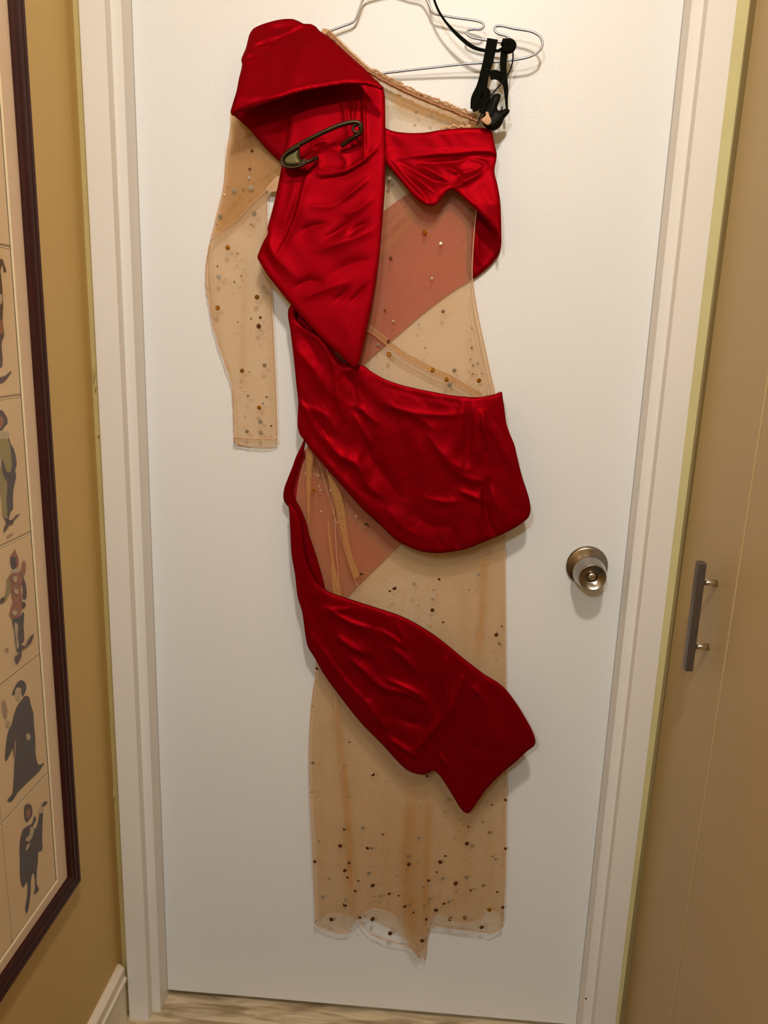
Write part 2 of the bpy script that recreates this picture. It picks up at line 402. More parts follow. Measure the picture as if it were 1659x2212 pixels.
kn = lathe('knob_grip', [(0.010, 0.026), (0.022, 0.027), (0.0262, 0.029), (0.0272, 0.032), (0.0268, 0.035), (0.0255, 0.043), (0.0236, 0.052), (0.0220, 0.0590), (0.0214, 0.0605),
                    (0.0206, 0.0607), (0.0198, 0.0600), (0.015, 0.0570), (0.0100, 0.0545), (0.0088, 0.0540), (0.0082, 0.0530), (0.0078, 0.0500)], (KX-0.001, 0.0, KZ-0.003), M['knob'], rose)
bt = lathe('turn_button', [(0.0064, 0.049), (0.0066, 0.0555), (0.0060, 0.0565), (0.003, 0.0568)], (KX-0.001, 0.0, KZ-0.003), M['chrome'], rose, 24)
v, f = boxdata(-0.0055, 0.0055, -0.0008, 0.0008, 0.0566, 0.0573)
sl = link('button_ridge', mesh('button_ridge', v, f), M['knob'])
sl.matrix_world = Matrix.Translation((KX-0.001, 0, KZ-0.003)) @ Matrix.Rotation(math.pi/2, 4, 'X') @ Matrix.Rotation(0.25, 4, 'Z')
sl.parent = rose; bpy.context.view_layer.update(); sl.matrix_parent_inverse = rose.matrix_world.inverted()

# ------------------------------------------------------------------ framed prints on the left wall
FX = XL+0.020                    # front of the wooden frame
fo_y = -0.2203; fo_z = 0.4221; fi = 0.029
fy1 = -0.80; fz1 = 2.02
pic = tag(empty('framed_prints', (XL, -0.5, fo_z)), 'tall dark wood frame holding prints of costumed figures, on the left wall', 'picture')
def rail(name, A, B, inA, inB):
    """mitred rail: outer edge A-B, inner edge inA-inB, in (y,z); ridged profile"""
    st = [(0, 0.0), (0.0, 0.017), (0.10, 0.020), (0.30, 0.020), (0.36, 0.0185), (0.42, 0.0195), (0.62, 0.0195), (0.68, 0.0175), (0.76, 0.0185), (0.92, 0.0175), (1.0, 0.0150), (1.0, 0.006)]
    v = []
    for O, I in ((A, inA), (B, inB)):
        for t, h in st: v.append((XL+0.0005+h, O[0]+(I[0]-O[0])*t, O[1]+(I[1]-O[1])*t))
    n = len(st); f = [(i, i+1, i+1+n, i+n) for i in range(n-1)]+[(n-1, 0, n, 2*n-1)]+[tuple(range(n)), tuple(range(n, 2*n))]
    me = mesh(name, v, f); bm = bmesh.new(); bm.from_mesh(me); bmesh.ops.recalc_face_normals(bm, faces=bm.faces[:]); bm.to_mesh(me); bm.free()
    return link(name, me, M['wood'], pic)
O = [(fo_y, fo_z), (fy1, fo_z), (fy1, fz1), (fo_y, fz1)]
I = [(fo_y-fi, fo_z+fi), (fy1+fi, fo_z+fi), (fy1+fi, fz1-fi), (fo_y-fi, fz1-fi)]
for i in range(4): rail('frame_rail', O[i], O[(i+1) % 4], I[i], I[(i+1) % 4])
XPR = XL+0.0105   # print plane
XM = XL+0.0120    # mat surface
bv = atX(126, 1902, XM); bt0 = atX(4, 0, XM)
my, mz = bv[1], bv[2]
my2, mz2 = fy1+fi+0.05, fz1-fi-0.05
def ring(name, x, o, i, m, xi=None):
    xi = x if xi is None else xi
    v = [(x, *p) for p in o]+[(xi, *p) for p in i]
    return part(name, v, [(k, (k+1) % 4, (k+1) % 4+4, k+4) for k in range(4)], m, pic)
mi = [(my, mz), (my2, mz), (my2, mz2), (my, mz2)]
g = 0.0026
mi2 = [(my-g, mz+g), (my2+g, mz+g), (my2+g, mz2-g), (my-g, mz2-g)]
ring('mat_board', XM, [(a+(0.002 if k in (0, 3) else -0.002), b+(-0.002 if k < 2 else 0.002)) for k, (a, b) in enumerate(I)], mi, M['matboard'])
ring('mat_bevel', XM, mi, mi2, M['bevel'], XPR)['label'] = 'pale cut edge of the mat'
part('backing', [(XPR-0.0012, *p) for p in mi2], [(0, 1, 2, 3)], M['paper2'], pic)
zs = [atX(32, 534, XPR)[2], atX(51.5, 851, XPR)[2], atX(70, 1146, XPR)[2], atX(87, 1411, XPR)[2], atX(104, 1667, XPR)[2], mz+g]
gap = 0.0075
top = mz2-g
ysplit = atX(14, 1870, XPR)[1]
for c, (ya, yb) in enumerate(((my-g-0.002, ysplit), (ysplit-0.004, my2+g+0.002))):
    zt = top
    for z in zs:
        v, f = boxdata(XPR-0.001, XPR, yb, ya, z+0.0015, zt-0.001)
        part('print_sheet', v, f, M['paper'], pic)
        v, f = boxdata(XPR-0.001, XPR+0.0002, yb, ya, z+0.0005, z+0.0015)
        part('sheet_edge_and_shade', v, f, M['ink_line'], pic)  # dark line: shadow of the sheet's bottom edge, put in as colour
        v, f = boxdata(XPR-0.001, XPR+0.0001, yb, ya, z-gap+0.0045, z-gap+0.0055)
        if z > mz+0.05: part('sheet_edge_and_shade', v, f, M['bevel'], pic)
        zt = z-gap+0.0045
def inked(shapes):
    """flat printed figure: list of (material, polygon in pixels) lying on the sheet"""
    lift = 0.00025
    fig = None
    for k, (m, poly) in enumerate(shapes):
        P = spline(poly, 2.0, True); Q = atX(P[:, 0], P[:, 1], XPR+lift+0.00012*k)
        vv = [Vector((q[1], q[2])) for q in Q]; n = len(vv)
        r = delaunay_2d_cdt(vv, [], [list(range(n))], 1, 1e-7)
        v = [(XPR+lift+0.00012*k, p[0], p[1]) for p in r[0]]
        o = part('printed_figure' if fig is None else 'printed_ink', v, r[2], M[m], pic if fig is None else fig)
        if fig is None: fig = o
    return fig
f1 = inked([('ink_brown', [(-18, 570), (-2, 560), (5, 560), (9, 570), (13, 588), (9, 589), (5, 574), (2, 580), (3, 600), (5, 620), (7, 660), (6, 690), (8, 730), (5, 735), (5, 790), (3, 794), (-10, 794), (-16, 700), (-20, 620)]),
       ('ink_brown', [(-8, 820), (0, 815), (10, 812), (25, 801), (20, 812), (6, 827), (-4, 829)]),
       ('ink_red', [(-6, 690), (4, 692), (5, 720), (-4, 722)]), ('ink_pale', [(-6, 640), (3, 635), (4, 655), (-4, 660)])])
f2 = inked([('ink_brown', [(-8, 890), (4, 886), (10, 893), (16, 905), (16, 915), (10, 922), (4, 930), (-4, 931), (-10, 915)]),
       ('ink_red', [(-6, 902), (4, 900), (8, 908), (6, 918), (0, 926), (-5, 922)]),
       ('ink_pale', [(-8, 936), (0, 933), (8, 932), (19, 934), (19, 945), (5, 950), (-6, 949)]),
       ('ink_grey', [(19, 945), (24, 960), (30, 970), (34, 985), (36, 1005), (33, 1015), (35, 1028), (33, 1040), (29, 1060), (28, 1080), (27, 1102), (20, 1106), (14, 1104), (12, 1060), (14, 1010), (17, 985), (18, 965)]),
       ('ink_green', [(-8, 950), (17, 950), (23, 975), (22, 1020), (10, 1016), (0, 985), (-8, 980)]),
       ('ink_green', [(-6, 1000), (6, 1015), (15, 1040), (14, 1080), (13, 1117), (9, 1118), (4, 1080), (-4, 1040)]),
       ('ink_grey', [(4, 990), (12, 1012), (18, 1040), (12, 1036), (4, 1012)]),
       ('ink_brown', [(9, 1118), (15, 1120), (17, 1105), (22, 1104), (20, 1123), (27, 1122), (35, 1113), (43, 1110), (30, 1125), (28, 1132), (20, 1135), (12, 1147), (8, 1150), (9, 1140), (14, 1130)]),
       ('ink_line', [(13, 1160), (20, 1155), (30, 1150), (24, 1157), (15, 1162)])])
f3 = inked([('ink_red', [(22, 1216), (23, 1200), (30, 1190), (32, 1185), (34, 1192), (39, 1203), (41, 1214), (39, 1226), (33, 1230), (25, 1228)]),
       ('ink_grey', [(23, 1205), (28, 1202), (34, 1204), (36, 1212), (36, 1221), (31, 1230), (27, 1229), (24, 1222), (22, 1214)]),
       ('ink_brown', [(47, 1236), (52, 1250), (57, 1268), (55, 1295), (50, 1294), (49, 1270), (44, 1252)]),
       ('ink_red', [(24, 1240), (35, 1236), (48, 1234), (49, 1250), (46, 1265), (47, 1290), (50, 1310), (47, 1318), (40, 1333), (32, 1337), (24, 1336), (20, 1328), (24, 1312), (27, 1300), (23, 1280), (22, 1262), (17, 1250)]),
       ('ink_pale', [(24, 1233), (30, 1230), (38, 1226), (44, 1230), (40, 1236), (30, 1238), (24, 1238)]),
       ('ink_green', [(16, 1250), (22, 1258), (21, 1280), (12, 1298), (4, 1303), (1, 1296), (10, 1288), (14, 1270)]),
       ('ink_brown', [(3, 1292), (10, 1290), (9, 1300), (4, 1304), (-2, 1302)]),
       ('ink_red', [(51, 1211), (53, 1211), (52, 1243), (49, 1243)]), ('ink_brown', [(48, 1300), (55, 1302), (56, 1308), (50, 1315)]),
       ('ink_grey', [(28, 1337), (40, 1334), (51, 1322), (51, 1350), (50, 1388), (44, 1392), (43, 1405), (38, 1408), (35, 1395), (32, 1365)]),
       ('ink_pale', [(33, 1345), (38, 1348), (38, 1375), (40, 1400), (38, 1402), (35, 1380)]), ('ink_pale', [(27, 1320), (33, 1318), (38, 1324), (34, 1330), (28, 1328)]), ('ink_pale', [(29, 1246), (36, 1244), (35, 1258), (30, 1256)]),
       ('ink_pale', [(31, 1272), (40, 1274), (38, 1284), (32, 1281)]),
       ('ink_brown', [(44, 1392), (54, 1396), (60, 1385), (68, 1373), (73, 1369), (67, 1388), (55, 1400), (48, 1404), (46, 1418), (36, 1435), (33, 1425), (32, 1420), (42, 1410)]),
       ('ink_line', [(11, 1402), (17, 1399), (19, 1405), (13, 1406)])])
f4 = inked([('ink_grey', [(26, 1502), (30, 1488), (38, 1474), (46, 1469), (54, 1474), (57, 1485), (54, 1497), (49, 1505), (46, 1496), (45, 1487), (38, 1485), (33, 1492), (31, 1501)]),
       ('ink_grey', [(55, 1503), (62, 1505), (66, 1520), (72, 1540), (74, 1570), (76, 1590), (79, 1640), (84, 1652), (96, 1648), (92, 1655), (84, 1667), (60, 1690), (40, 1710), (22, 1733), (16, 1730), (26, 1715), (29, 1690), (31, 1650), (34, 1600), (24, 1625), (12, 1645), (11, 1640), (14, 1600), (18, 1580), (25, 1565), (30, 1545), (36, 1528), (46, 1513)]),
       ('ink_brown', [(30, 1560), (33, 1555), (33, 1600), (30, 1640), (28, 1600)]), ('ink_pale', [(57, 1586), (62, 1584), (66, 1594), (60, 1600)]),
       ('ink_pale', [(36, 1492), (44, 1490), (46, 1500), (40, 1514), (35, 1510)]),
       ('ink_line', [(7, 1512), (9, 1512), (14, 1552), (12, 1553)]), ('ink_pale', [(14, 1556), (22, 1560), (20, 1572), (15, 1570)])])
f5 = inked([('ink_brown', [(53, 1741), (60, 1736), (67, 1739), (70, 1752), (69, 1762), (64, 1770), (58, 1777), (54, 1772), (52, 1757)]),
       ('ink_red', [(58, 1750), (64, 1747), (66, 1755), (63, 1765), (59, 1768)]),
       ('ink_grey', [(50, 1792), (58, 1785), (68, 1780), (75, 1763), (78, 1768), (72, 1788), (76, 1790), (82, 1775), (86, 1758), (92, 1752), (92, 1775), (91, 1810), (90, 1838), (84, 1840), (82, 1860), (80, 1880), (80, 1912), (84, 1920), (80, 1928), (74, 1932), (76, 1915), (72, 1885), (68, 1895), (66, 1930), (62, 1960), (58, 1973), (55, 1965), (59, 1935), (58, 1905), (50, 1917), (45, 1905), (43, 1860), (43, 1820), (47, 1800)]),
       ('ink_pale', [(66, 1786), (73, 1788), (72, 1802), (62, 1818), (55, 1814), (64, 1802)]), ('ink_pale', [(58, 1826), (65, 1820), (62, 1832), (56, 1838)]),
       ('ink_brown', [(47, 1815), (53, 1812), (54, 1830), (48, 1835)]), ('ink_brown', [(70, 1822), (84, 1815), (84, 1832), (72, 1836)]),
       ('ink_pale', [(85, 1757), (88, 1745), (93, 1739), (94, 1750), (90, 1757)]), ('ink_grey', [(91, 1741), (96, 1732), (102, 1731), (101, 1736), (95, 1741)])])
lab = ['printed figure cut by the photo edge, brown clothes', 'printed figure in green with a grey cape', 'printed figure in a rust patterned tunic and hood',
       'printed figure in a long dark robe and cap', 'printed figure in grey with one arm raised']
for o, l in zip((f1, f2, f3, f4, f5), lab): o['label'] = l
v, f = boxdata(XL+0.0138, XL+0.0146, I[1][0]-0.001, I[0][0]+0.001, I[0][1]-0.001, I[2][1]+0.001)
part('glass_pane', v, f, M['glass'], pic)

# ------------------------------------------------------------------ cloth tools
def seg_dist(P, A, B):
    """min distance of points P to segments A-B, with signed side and arclength fraction"""
    d = B-A; L2 = (d**2).sum(1)+1e-12
    best = np.full(len(P), 1e9); side = np.zeros(len(P)); fr = np.zeros(len(P))
    Ls = np.sqrt(L2); cum = np.concatenate([[0], np.cumsum(Ls)]); tot = cum[-1]
    for i in range(len(A)):
        ap = P-A[i]; t = np.clip((ap@d[i])/L2[i], 0, 1); q = ap-t[:, None]*d[i]
        dd = np.sqrt((q**2).sum(1)); m = dd < best
        best[m] = dd[m]; cr = d[i][0]*ap[:, 1]-d[i][1]*ap[:, 0]; side[m] = np.sign(cr[m]); fr[m] = ((cum[i]+t*Ls[i])/tot)[m]
    return best, side, fr
def creases(P, lst):
    h = np.zeros(len(P))
    for pts, wu, wd, amp in lst:
        q = spline(pts, 14)
        b0 = q.min(0)-70; b1 = q.max(0)+70
        m = ((P > b0) & (P < b1)).all(1)
        if not m.any(): continue
        d, s, t = seg_dist(P[m], q[:-1], q[1:])
        ww = np.where(s < 0, wu, wd)            # s<0: above a left-to-right line
        tap = np.sqrt(np.clip(np.sin(np.pi*np.clip(0.06+0.88*t, 0, 1)), 0, 1))
        h[m] += amp*tap*np.exp(-(d/ww)**1.35)
    return h
_r = np.random.RandomState(7)
_wv = [(_r.uniform(0, 2*math.pi), _r.uniform(0, 2*math.pi), _r.uniform(0.6, 1.6)) for _ in range(9)]
def waves(P, lam, amp, aniso=None):
    h = 0; X = P[:, 0]; Y = P[:, 1]
    X2 = X+lam*0.5*np.sin(Y/lam*1.7+1)+lam*0.25*np.sin(X/lam*2.3); Y2 = Y+lam*0.5*np.sin(X/lam*1.3+2)
    for a, ph, k in _wv:
        if aniso is not None: a = aniso+(a-math.pi)*0.12
        h = h+np.sin((X2*math.cos(a)+Y2*math.sin(a))*2*math.pi*k/lam+ph)/k
    return h*amp/4
def cloth(name, outline, base, m, parent, creaselist=(), sp=5.0, pil=(2.5, 9.0), wav=((90, 1.0),), back=None, cs=1.0, dens=None, closed=True, thick=None, hfn=None, soft=6.0):
    """outline px polygon; base: function P->distance from the door (m). Heights in mm toward the camera."""
    O_ = spline(outline, sp, True) if closed else np.array(outline, float)
    lo, hi = O_.min(0), O_.max(0)
    xs = np.arange(lo[0]+sp/2, hi[0], sp); ysr = np.arange(lo[1]+sp/2, hi[1], sp*0.866)
    G = np.array([(x+(sp/2 if j % 2 else 0), y) for j, y in enumerate(ysr) for x in xs])
    A = O_; B = np.roll(O_, -1, 0)
    ins = np.zeros(len(G), bool)
    for i in range(len(A)):
        c = (A[i, 1] > G[:, 1]) != (B[i, 1] > G[:, 1])
        xi = (B[i, 0]-A[i, 0])*(G[:, 1]-A[i, 1])/(B[i, 1]-A[i, 1]+1e-12)+A[i, 0]
        ins ^= c & (G[:, 0] < xi)
    G = G[ins]
    dG, _, _ = seg_dist(G, A, B); k = dG > sp*0.55; G = G[k]; dG = dG[k]
    n = len(O_)
    P2 = np.vstack([O_, G])
    r = delaunay_2d_cdt([Vector(p) for p in P2], [], [list(range(n))], 1, 1e-5)
    V2 = np.array([tuple(p) for p in r[0]]); tris = r[2]
    dd, _, _ = seg_dist(V2, A, B)
    h = pil[0]*(1-np.exp(-(dd/pil[1])**2*1.2)) if pil[0] else np.zeros(len(V2))
    edge = 1-np.exp(-dd/8.0)
    if len(creaselist): h = h+creases(V2, creaselist)*(0.35+0.65*edge)*cs
    for lam, am, *an in wav: h = h+waves(V2, lam, am*0.65, an[0] if an else None)*edge
    if hfn is not None: h = h+hfn(V2, dd)
    bs = base(V2) if callable(base) else np.full(len(V2), base)
    Y = -(bs+h*0.001)
    X3 = atY(V2[:, 0], V2[:, 1], Y)
    # outward-facing winding: triangles should face the camera (-y)
    t0 = tris[0]; nrm = np.cross(X3[t0[1]]-X3[t0[0]], X3[t0[2]]-X3[t0[0]])
    if nrm[1] > 0: tris = [tuple(t[::-1]) for t in tris]
    verts = list(X3); faces = [tuple(t) for t in tris]
    if thick:
        nb = len(X3); th = thick
        # back surface follows the front with the given thickness, pulled in slightly
        Yb = np.minimum(Y+th, -0.0015) if not callable(back) else -back(V2)
        Yb = np.maximum(Yb, Y+0.0006)
        Xb = X3.copy(); Xb[:, 1] = Yb
        verts += list(Xb); faces += [tuple(i+nb for i in t[::-1]) for t in tris]
        ec = {}
        for t in tris:
            for a, b in ((t[0], t[1]), (t[1], t[2]), (t[2], t[0])): ec[(a, b)] = 1
        for a, b in list(ec):
            if (b, a) not in ec: faces.append((b, a, a+nb, b+nb))
    o = part(name, verts, faces, m, parent, True)
    if dens is not None:
        dv = np.ones(len(V2))
        for pts, wd_, amt in dens:
            q_ = spline(pts, 12); d_, _, t_ = seg_dist(V2, q_[:-1], q_[1:])
            dv += amt*np.exp(-(d_/wd_)**2)*np.clip(6*t_, 0.25, 1)*np.clip(6*(1-t_), 0.25, 1)
        o.data.attributes.new('weave', 'FLOAT', 'POINT').data.foreach_set('value', dv.astype(np.float32))
    elif m.name == 'nude_mesh_double':
        at = o.data.attributes.new('weave', 'FLOAT', 'POINT')
        at.data.foreach_set('value', np.clip(dd/soft, 0.0, 1.8 if soft < 2 else 1.0).astype(np.float32))
    return o
def lin(p0, v0, p1, v1):
    """depth varying linearly between two pixel points, clamped"""
    p0 = np.array(p0, float); d = np.array(p1, float)-p0; L = (d**2).sum()
    return lambda P: v0+(v1-v0)*np.clip(((P-p0)@d)/L, 0, 1)
def seamline(name, pts, y, r, m, parent, step=6, sides=6, jit=0.0, flat=1.0):
    q = spline(pts, step)
    if callable(y): yy = -y(q)
    else: yy = np.full(len(q), -y)
    P = atY(q[:, 0], q[:, 1], yy)
    if jit: P = P+np.random.RandomState(3).normal(0, jit, P.shape)
    rr = r if not jit else np.abs(np.random.RandomState(5).normal(r, r*0.35, len(P)))
    v, f = tube(P, rr, sides, flat=flat)
    return part(name, v, f, m, parent, True)

# ------------------------------------------------------------------ THE DRESS
dress = tag(empty('evening_dress', tuple(atY(850, 2060, -0.03))), 'one-sleeved dress of red satin bands over sheer nude mesh with stones, on the white door', 'dress')

# ---- sheer skirt: back and front layers
sk_back = [(662, 985), (690, 960), (900, 1000), (1085, 1080), (1089, 1200), (1091, 1400), (1092, 1500), (1092, 1750), (1091, 1850), (1089, 1950), (1084, 2004), (1060, 2016), (1035, 2012), (1000, 2008), (960, 2003), (930, 2002), (922, 2030), (918, 2072), (905, 2068), (885, 2045), (860, 2018), (835, 2004), (812, 1992), (790, 1985), (770, 1988), (756, 2006), (735, 2014), (705, 2008), (684, 1998),
           (681, 1960), (679, 1900), (676, 1830), (673, 1760), (670, 1700), (668, 1640), (669, 1560), (674, 1500), (682, 1440), (672, 1380), (650, 1200), (640, 1080)]
def sk_h(P, dd):
    x, y = P[:, 0], P[:, 1]
    u = (y-1300)/700; u = np.clip(u, 0, 1)
    return 7*u*np.sin((x-700)/34+0.6*np.sin(y/210))+4*np.sin((x-650)/17+y/330)*u
skirt = cloth('skirt_mesh', sk_back, lin((850, 1000), 0.012, (850, 2000), 0.016), M['sheer_skirt'], dress, sp=9, pil=(0, 1), wav=((150, 2.0),), hfn=lambda P, d: sk_h(P, d)*0.6)
sk_front = [(662, 985), (690, 960), (900, 1000), (1085, 1080), (1090, 1200), (1092, 1400), (1093, 1500), (1093, 1750), (1092, 1850), (1089, 1950), (1086, 1990), (1078, 1975), (1062, 1966), (1044, 1970), (1036, 1985), (1010, 1992), (985, 1990), (960, 1980), (945, 1972), (930, 1985), (922, 2010), (915, 2050), (900, 2060), (885, 2035), (872, 2010), (862, 1990), (845, 1975), (825, 1966), (800, 1964), (780, 1970), (765, 1985), (745, 1976), (715, 1972), (695, 1978), (683, 1990),
            (681, 1960), (679, 1900), (676, 1830), (673, 1760), (670, 1700), (668, 1640), (669, 1560), (674, 1500), (682, 1440), (672, 1380), (650, 1200), (640, 1080)]
SKD = [([(720, 1470), (730, 1560), (742, 1660), (752, 1760), (757, 1880), (762, 1970)], 5, 1.5), ([(712, 1470), (722, 1560), (735, 1660), (744, 1760), (747, 1880), (750, 1970)], 16, 0.5),
       ([(752, 1580), (772, 1680), (788, 1770)], 4, 0.6), ([(888, 1690), (876, 1850), (886, 1990), (905, 2060)], 13, 1.1), ([(926, 1690), (922, 1850), (917, 2060)], 6, 1.2),
       ([(905, 1690), (900, 1850), (903, 2040)], 20, 0.6), ([(1047, 1170), (1042, 1300), (1032, 1440)], 9, 1.3), ([(1087, 1180), (1090, 1400), (1090, 1700), (1086, 1990)], 5, 0.7),
       ([(688, 1500), (690, 1700), (700, 1960)], 10, 0.5), ([(1000, 1730), (1000, 1960)], 18, 0.3), ([(1060, 1740), (1055, 1960)], 10, 0.35), ([(832, 1720), (836, 1960)], 12, 0.35),
       ([(878, 1250), (868, 1300), (862, 1340)], 2.5, 0.6), ([(904, 1280), (906, 1350)], 3, 0.5), ([(938, 1270), (955, 1330), (978, 1400)], 3, 0.5), ([(1000, 1230), (1008, 1420)], 14, 0.4),
       ([(850, 1230), (880, 1300), (940, 1360)], 60, -0.4), ([(700, 1850), (1060, 1850)], 150, 0.35), ([(650, 1960), (760, 1955), (900, 1950), (1090, 1950)], 16, 0.35)]
skf = cloth('front_layer', sk_front, lin((850, 1000), 0.019, (850, 2000), 0.034), M['sheer_sf'], skirt, dens=SKD, sp=6, pil=(0, 1), wav=((110, 2.0),), hfn=lambda P, d: sk_h(P, d))
# doubled folds running down the skirt
def strip(name, a, m, parent, y, sp=5, soft=6.0):
    return cloth(name, a, y, m, parent, sp=sp, pil=(0, 1), wav=(), soft=soft)
base_f = lin((850, 1000), 0.0215, (850, 2000), 0.0365)
for fo in ([(660, 962), (676, 978), (674, 1020), (672, 1060), (669, 1130), (666, 1150), (663, 1110), (661, 1060), (660, 1000)],
           [(703, 1035), (706, 1090), (707, 1150), (713, 1200), (724, 1290), (736, 1294), (724, 1220), (714, 1150), (708, 1090)],
           [(708, 1020), (735, 1060), (745, 1100), (752, 1150), (762, 1200), (777, 1245), (768, 1250), (745, 1190), (732, 1140), (722, 1090)]):
    strip('fold', fo, M['sheer2'], skirt, 0.034, 3, 1.2)
for pts in ([(1090, 1180), (1092, 1400), (1093, 1750), (1091, 1900), (1086, 2000)], [(683, 1445), (670, 1560), (669, 1700), (676, 1850), (682, 1995)]):
    seamline('side_seam', pts, lin((850, 1000), 0.019, (850, 2000), 0.034), 0.0007, M['seam'], skirt)
for pts in ([(1086, 2002), (1060, 2016), (1035, 2012), (1000, 2008), (960, 2003), (930, 2002), (922, 2030), (918, 2072)],
            [(905, 2068), (885, 2045), (860, 2038), (830, 2030), (800, 2016), (780, 1995), (768, 1972)], [(756, 2012), (735, 2016), (705, 2008), (684, 1998)]):
    seamline('hem', pts, 0.017, 0.0008, M['seam'], skirt, jit=0.0004)
for pts in ([(683, 1990), (695, 1977), (715, 1971), (745, 1975), (765, 1985)], [(765, 1985), (780, 1969), (800, 1963), (825, 1965), (845, 1974), (862, 1990), (872, 2010), (885, 2035), (905, 2068)],
            [(922, 2010), (930, 1985), (945, 1971), (960, 1980), (985, 1990), (1010, 1992), (1036, 1985), (1044, 1969), (1062, 1965), (1078, 1974), (1086, 1990)]):
    seamline('hem', pts, 0.034, 0.0008, M['seam'], skirt, jit=0.0004)
seamline('vertical_seam', [(722, 1480), (726, 1540), (738, 1640), (748, 1760), (758, 1880), (766, 1970)], 0.033, 0.0007, M['seam'], skirt)
seamline('vertical_seam', [(690, 1000), (715, 1090), (745, 1190), (770, 1260), (803, 1312)], 0.024, 0.0006, M['seam'], skirt)
seamline('vertical_seam', [(706, 1010), (722, 1110), (727, 1200), (735, 1290)], 0.024, 0.0006, M['seam'], skirt)

# ---- red inner panel glimpsed behind the skirt mesh and behind the bodice mesh
cloth('inner_panel', [(655, 975), (700, 960), (860, 1100), (884, 1160), (862, 1180), (835, 1206), (800, 1240), (772, 1268), (748, 1292), (720, 1300), (690, 1270), (660, 1160), (640, 1100), (634, 1060)], 0.0035, M['redback'], dress,
      [([(700, 1100), (740, 1190), (770, 1260)], 14, 10, 1.5), ([(660, 1050), (680, 1150), (700, 1240)], 12, 12, 1.5)], pil=(0.5, 8), wav=((90, 0.4),), cs=0.5, thick=0.0015)
cloth('inner_panel', [(780, 490), (828, 457), (858, 434), (886, 416), (910, 400), (950, 400), (1030, 440), (1026, 520), (1018, 603), (985, 625), (950, 650), (915, 677), (880, 707), (850, 733), (820, 757), (792, 782), (770, 796), (720, 740), (740, 560)], 0.0035, M['redback'], dress,
      [([(800, 500), (870, 450), (930, 430)], 10, 8, 2.5), ([(800, 560), (860, 520), (910, 490)], 14, 6, 2.5), ([(800, 600), (850, 560)], 8, 8, 1)], pil=(0.5, 8), wav=((90, 0.4),), cs=0.5, thick=0.0015)

# ---- sheer bodice
bod = [(700, 66), (716, 72), (760, 116), (800, 158), (850, 186), (900, 206), (950, 226), (1000, 246), (1040, 262), (1058, 290), (1040, 400), (1028, 450), (1022, 520), (1020, 600), (1026, 650), (1040, 720), (1055, 790), (1068, 856), (1030, 862), (950, 862), (870, 840), (780, 800), (700, 740), (640, 690), (632, 660), (590, 625), (560, 570), (600, 400), (620, 200), (640, 90)]
bod_b = lambda P: 0.011+0*P[:, 0]
bodice = cloth('bodice_mesh', bod, 0.0085, M['sheer'], dress, sp=9, pil=(0, 1), wav=((120, 0.8),))
bodf = [(760, 128), (800, 172), (826, 200), (832, 300), (870, 305), (950, 300), (1000, 295), (1052, 300), (1036, 400), (1027, 450), (1021, 520), (1019, 600), (1025, 650), (1039, 720), (1054, 790), (1067, 856), (1030, 862), (950, 862), (870, 840), (780, 800), (700, 740), (642, 690), (640, 600), (620, 400), (640, 200), (700, 130)]
BOD = [([(806, 560), (850, 520), (900, 455)], 9, 1.2), ([(812, 520), (870, 462), (905, 420)], 5, 1.0), ([(826, 480), (880, 430)], 6, 0.8), ([(1030, 650), (1046, 740), (1062, 850)], 4, 0.8), ([(1012, 690), (1020, 760), (1024, 850)], 9, 0.5),
       ([(996, 450), (990, 520), (980, 590)], 3, 0.4), ([(1008, 440), (1006, 600)], 5, 0.4), ([(930, 700), (985, 650)], 14, 0.3)]
cloth('front_layer', bodf, 0.017, M['sheer_f'], bodice, dens=BOD, sp=6, pil=(0, 1), wav=((140, 1.0),),
      creaselist=[([(810, 520), (880, 465), (930, 440)], 10, 10, 3)])
strip('fold', [(832, 200), (850, 200), (900, 218), (950, 236), (1000, 252), (1036, 262), (1030, 276), (990, 272), (940, 258), (890, 244), (862, 236)], M['sheer2'], bodice, 0.019)
seamline('side_seam', [(1030, 440), (1023, 520), (1020, 600), (1026, 650), (1040, 720), (1055, 790), (1068, 855)], 0.018, 0.0009, M['seam'], bodice)
seamline('side_seam', [(1012, 640), (1024, 690), (1038, 760), (1052, 852)], 0.018, 0.0005, M['seam'], bodice)
dart = [(790, 705), (815, 722), (840, 742), (870, 765), (905, 784), (935, 800), (975, 818), (1005, 836), (1040, 856)]
q = spline(dart, 8); P3 = atY(q[:, 0], q[:, 1], np.full(len(q), -0.0205))
part('dart_band', *ribbon(P3, 0.0085, 0.0006), M['sheer3'], bodice)
for off in (-5, 5):
    seamline('dart_stitch', [(x+off*0.5, y-off) for x, y in dart], 0.021, 0.0005, M['seam'], bodice)
seamline('waist_edge', [(1020, 859), (1045, 856), (1070, 851)], 0.047, 0.0010, M['seamdark'], bodice)
# neckline: frayed double edge with a brown core
neck = [(706, 70), (725, 88), (762, 124), (800, 156), (830, 172), (870, 193), (915, 213), (960, 231), (1000, 247), (1038, 262)]
q = spline(neck, 5); P3 = atY(q[:, 0], q[:, 1], np.full(len(q), -0.021))
wd = 0.010+0.003*np.random.RandomState(2).rand(len(q)); part('neck_binding', *ribbon(P3, wd, 0.001), M['sheer3'], bodice)
part('neck_facing', *ribbon(P3+np.array([0, 0.001, 0]), wd*0.6, 0.001), M['seam'], bodice)
seamline('neck_seam', [(x+1, y+2) for x, y in neck], 0.0228, 0.0016, M['seamdark'], bodice, jit=0.0004, flat=0.4)
seamline('neck_fray', [(x+6, y-7) for x, y in neck[3:]], 0.021, 0.0013, M['seam'], bodice, step=4, jit=0.0009)
strip('neck_tab', [(697, 62), (710, 64), (722, 84), (712, 90), (695, 76)], M['seam'], bodice, 0.018, 5)
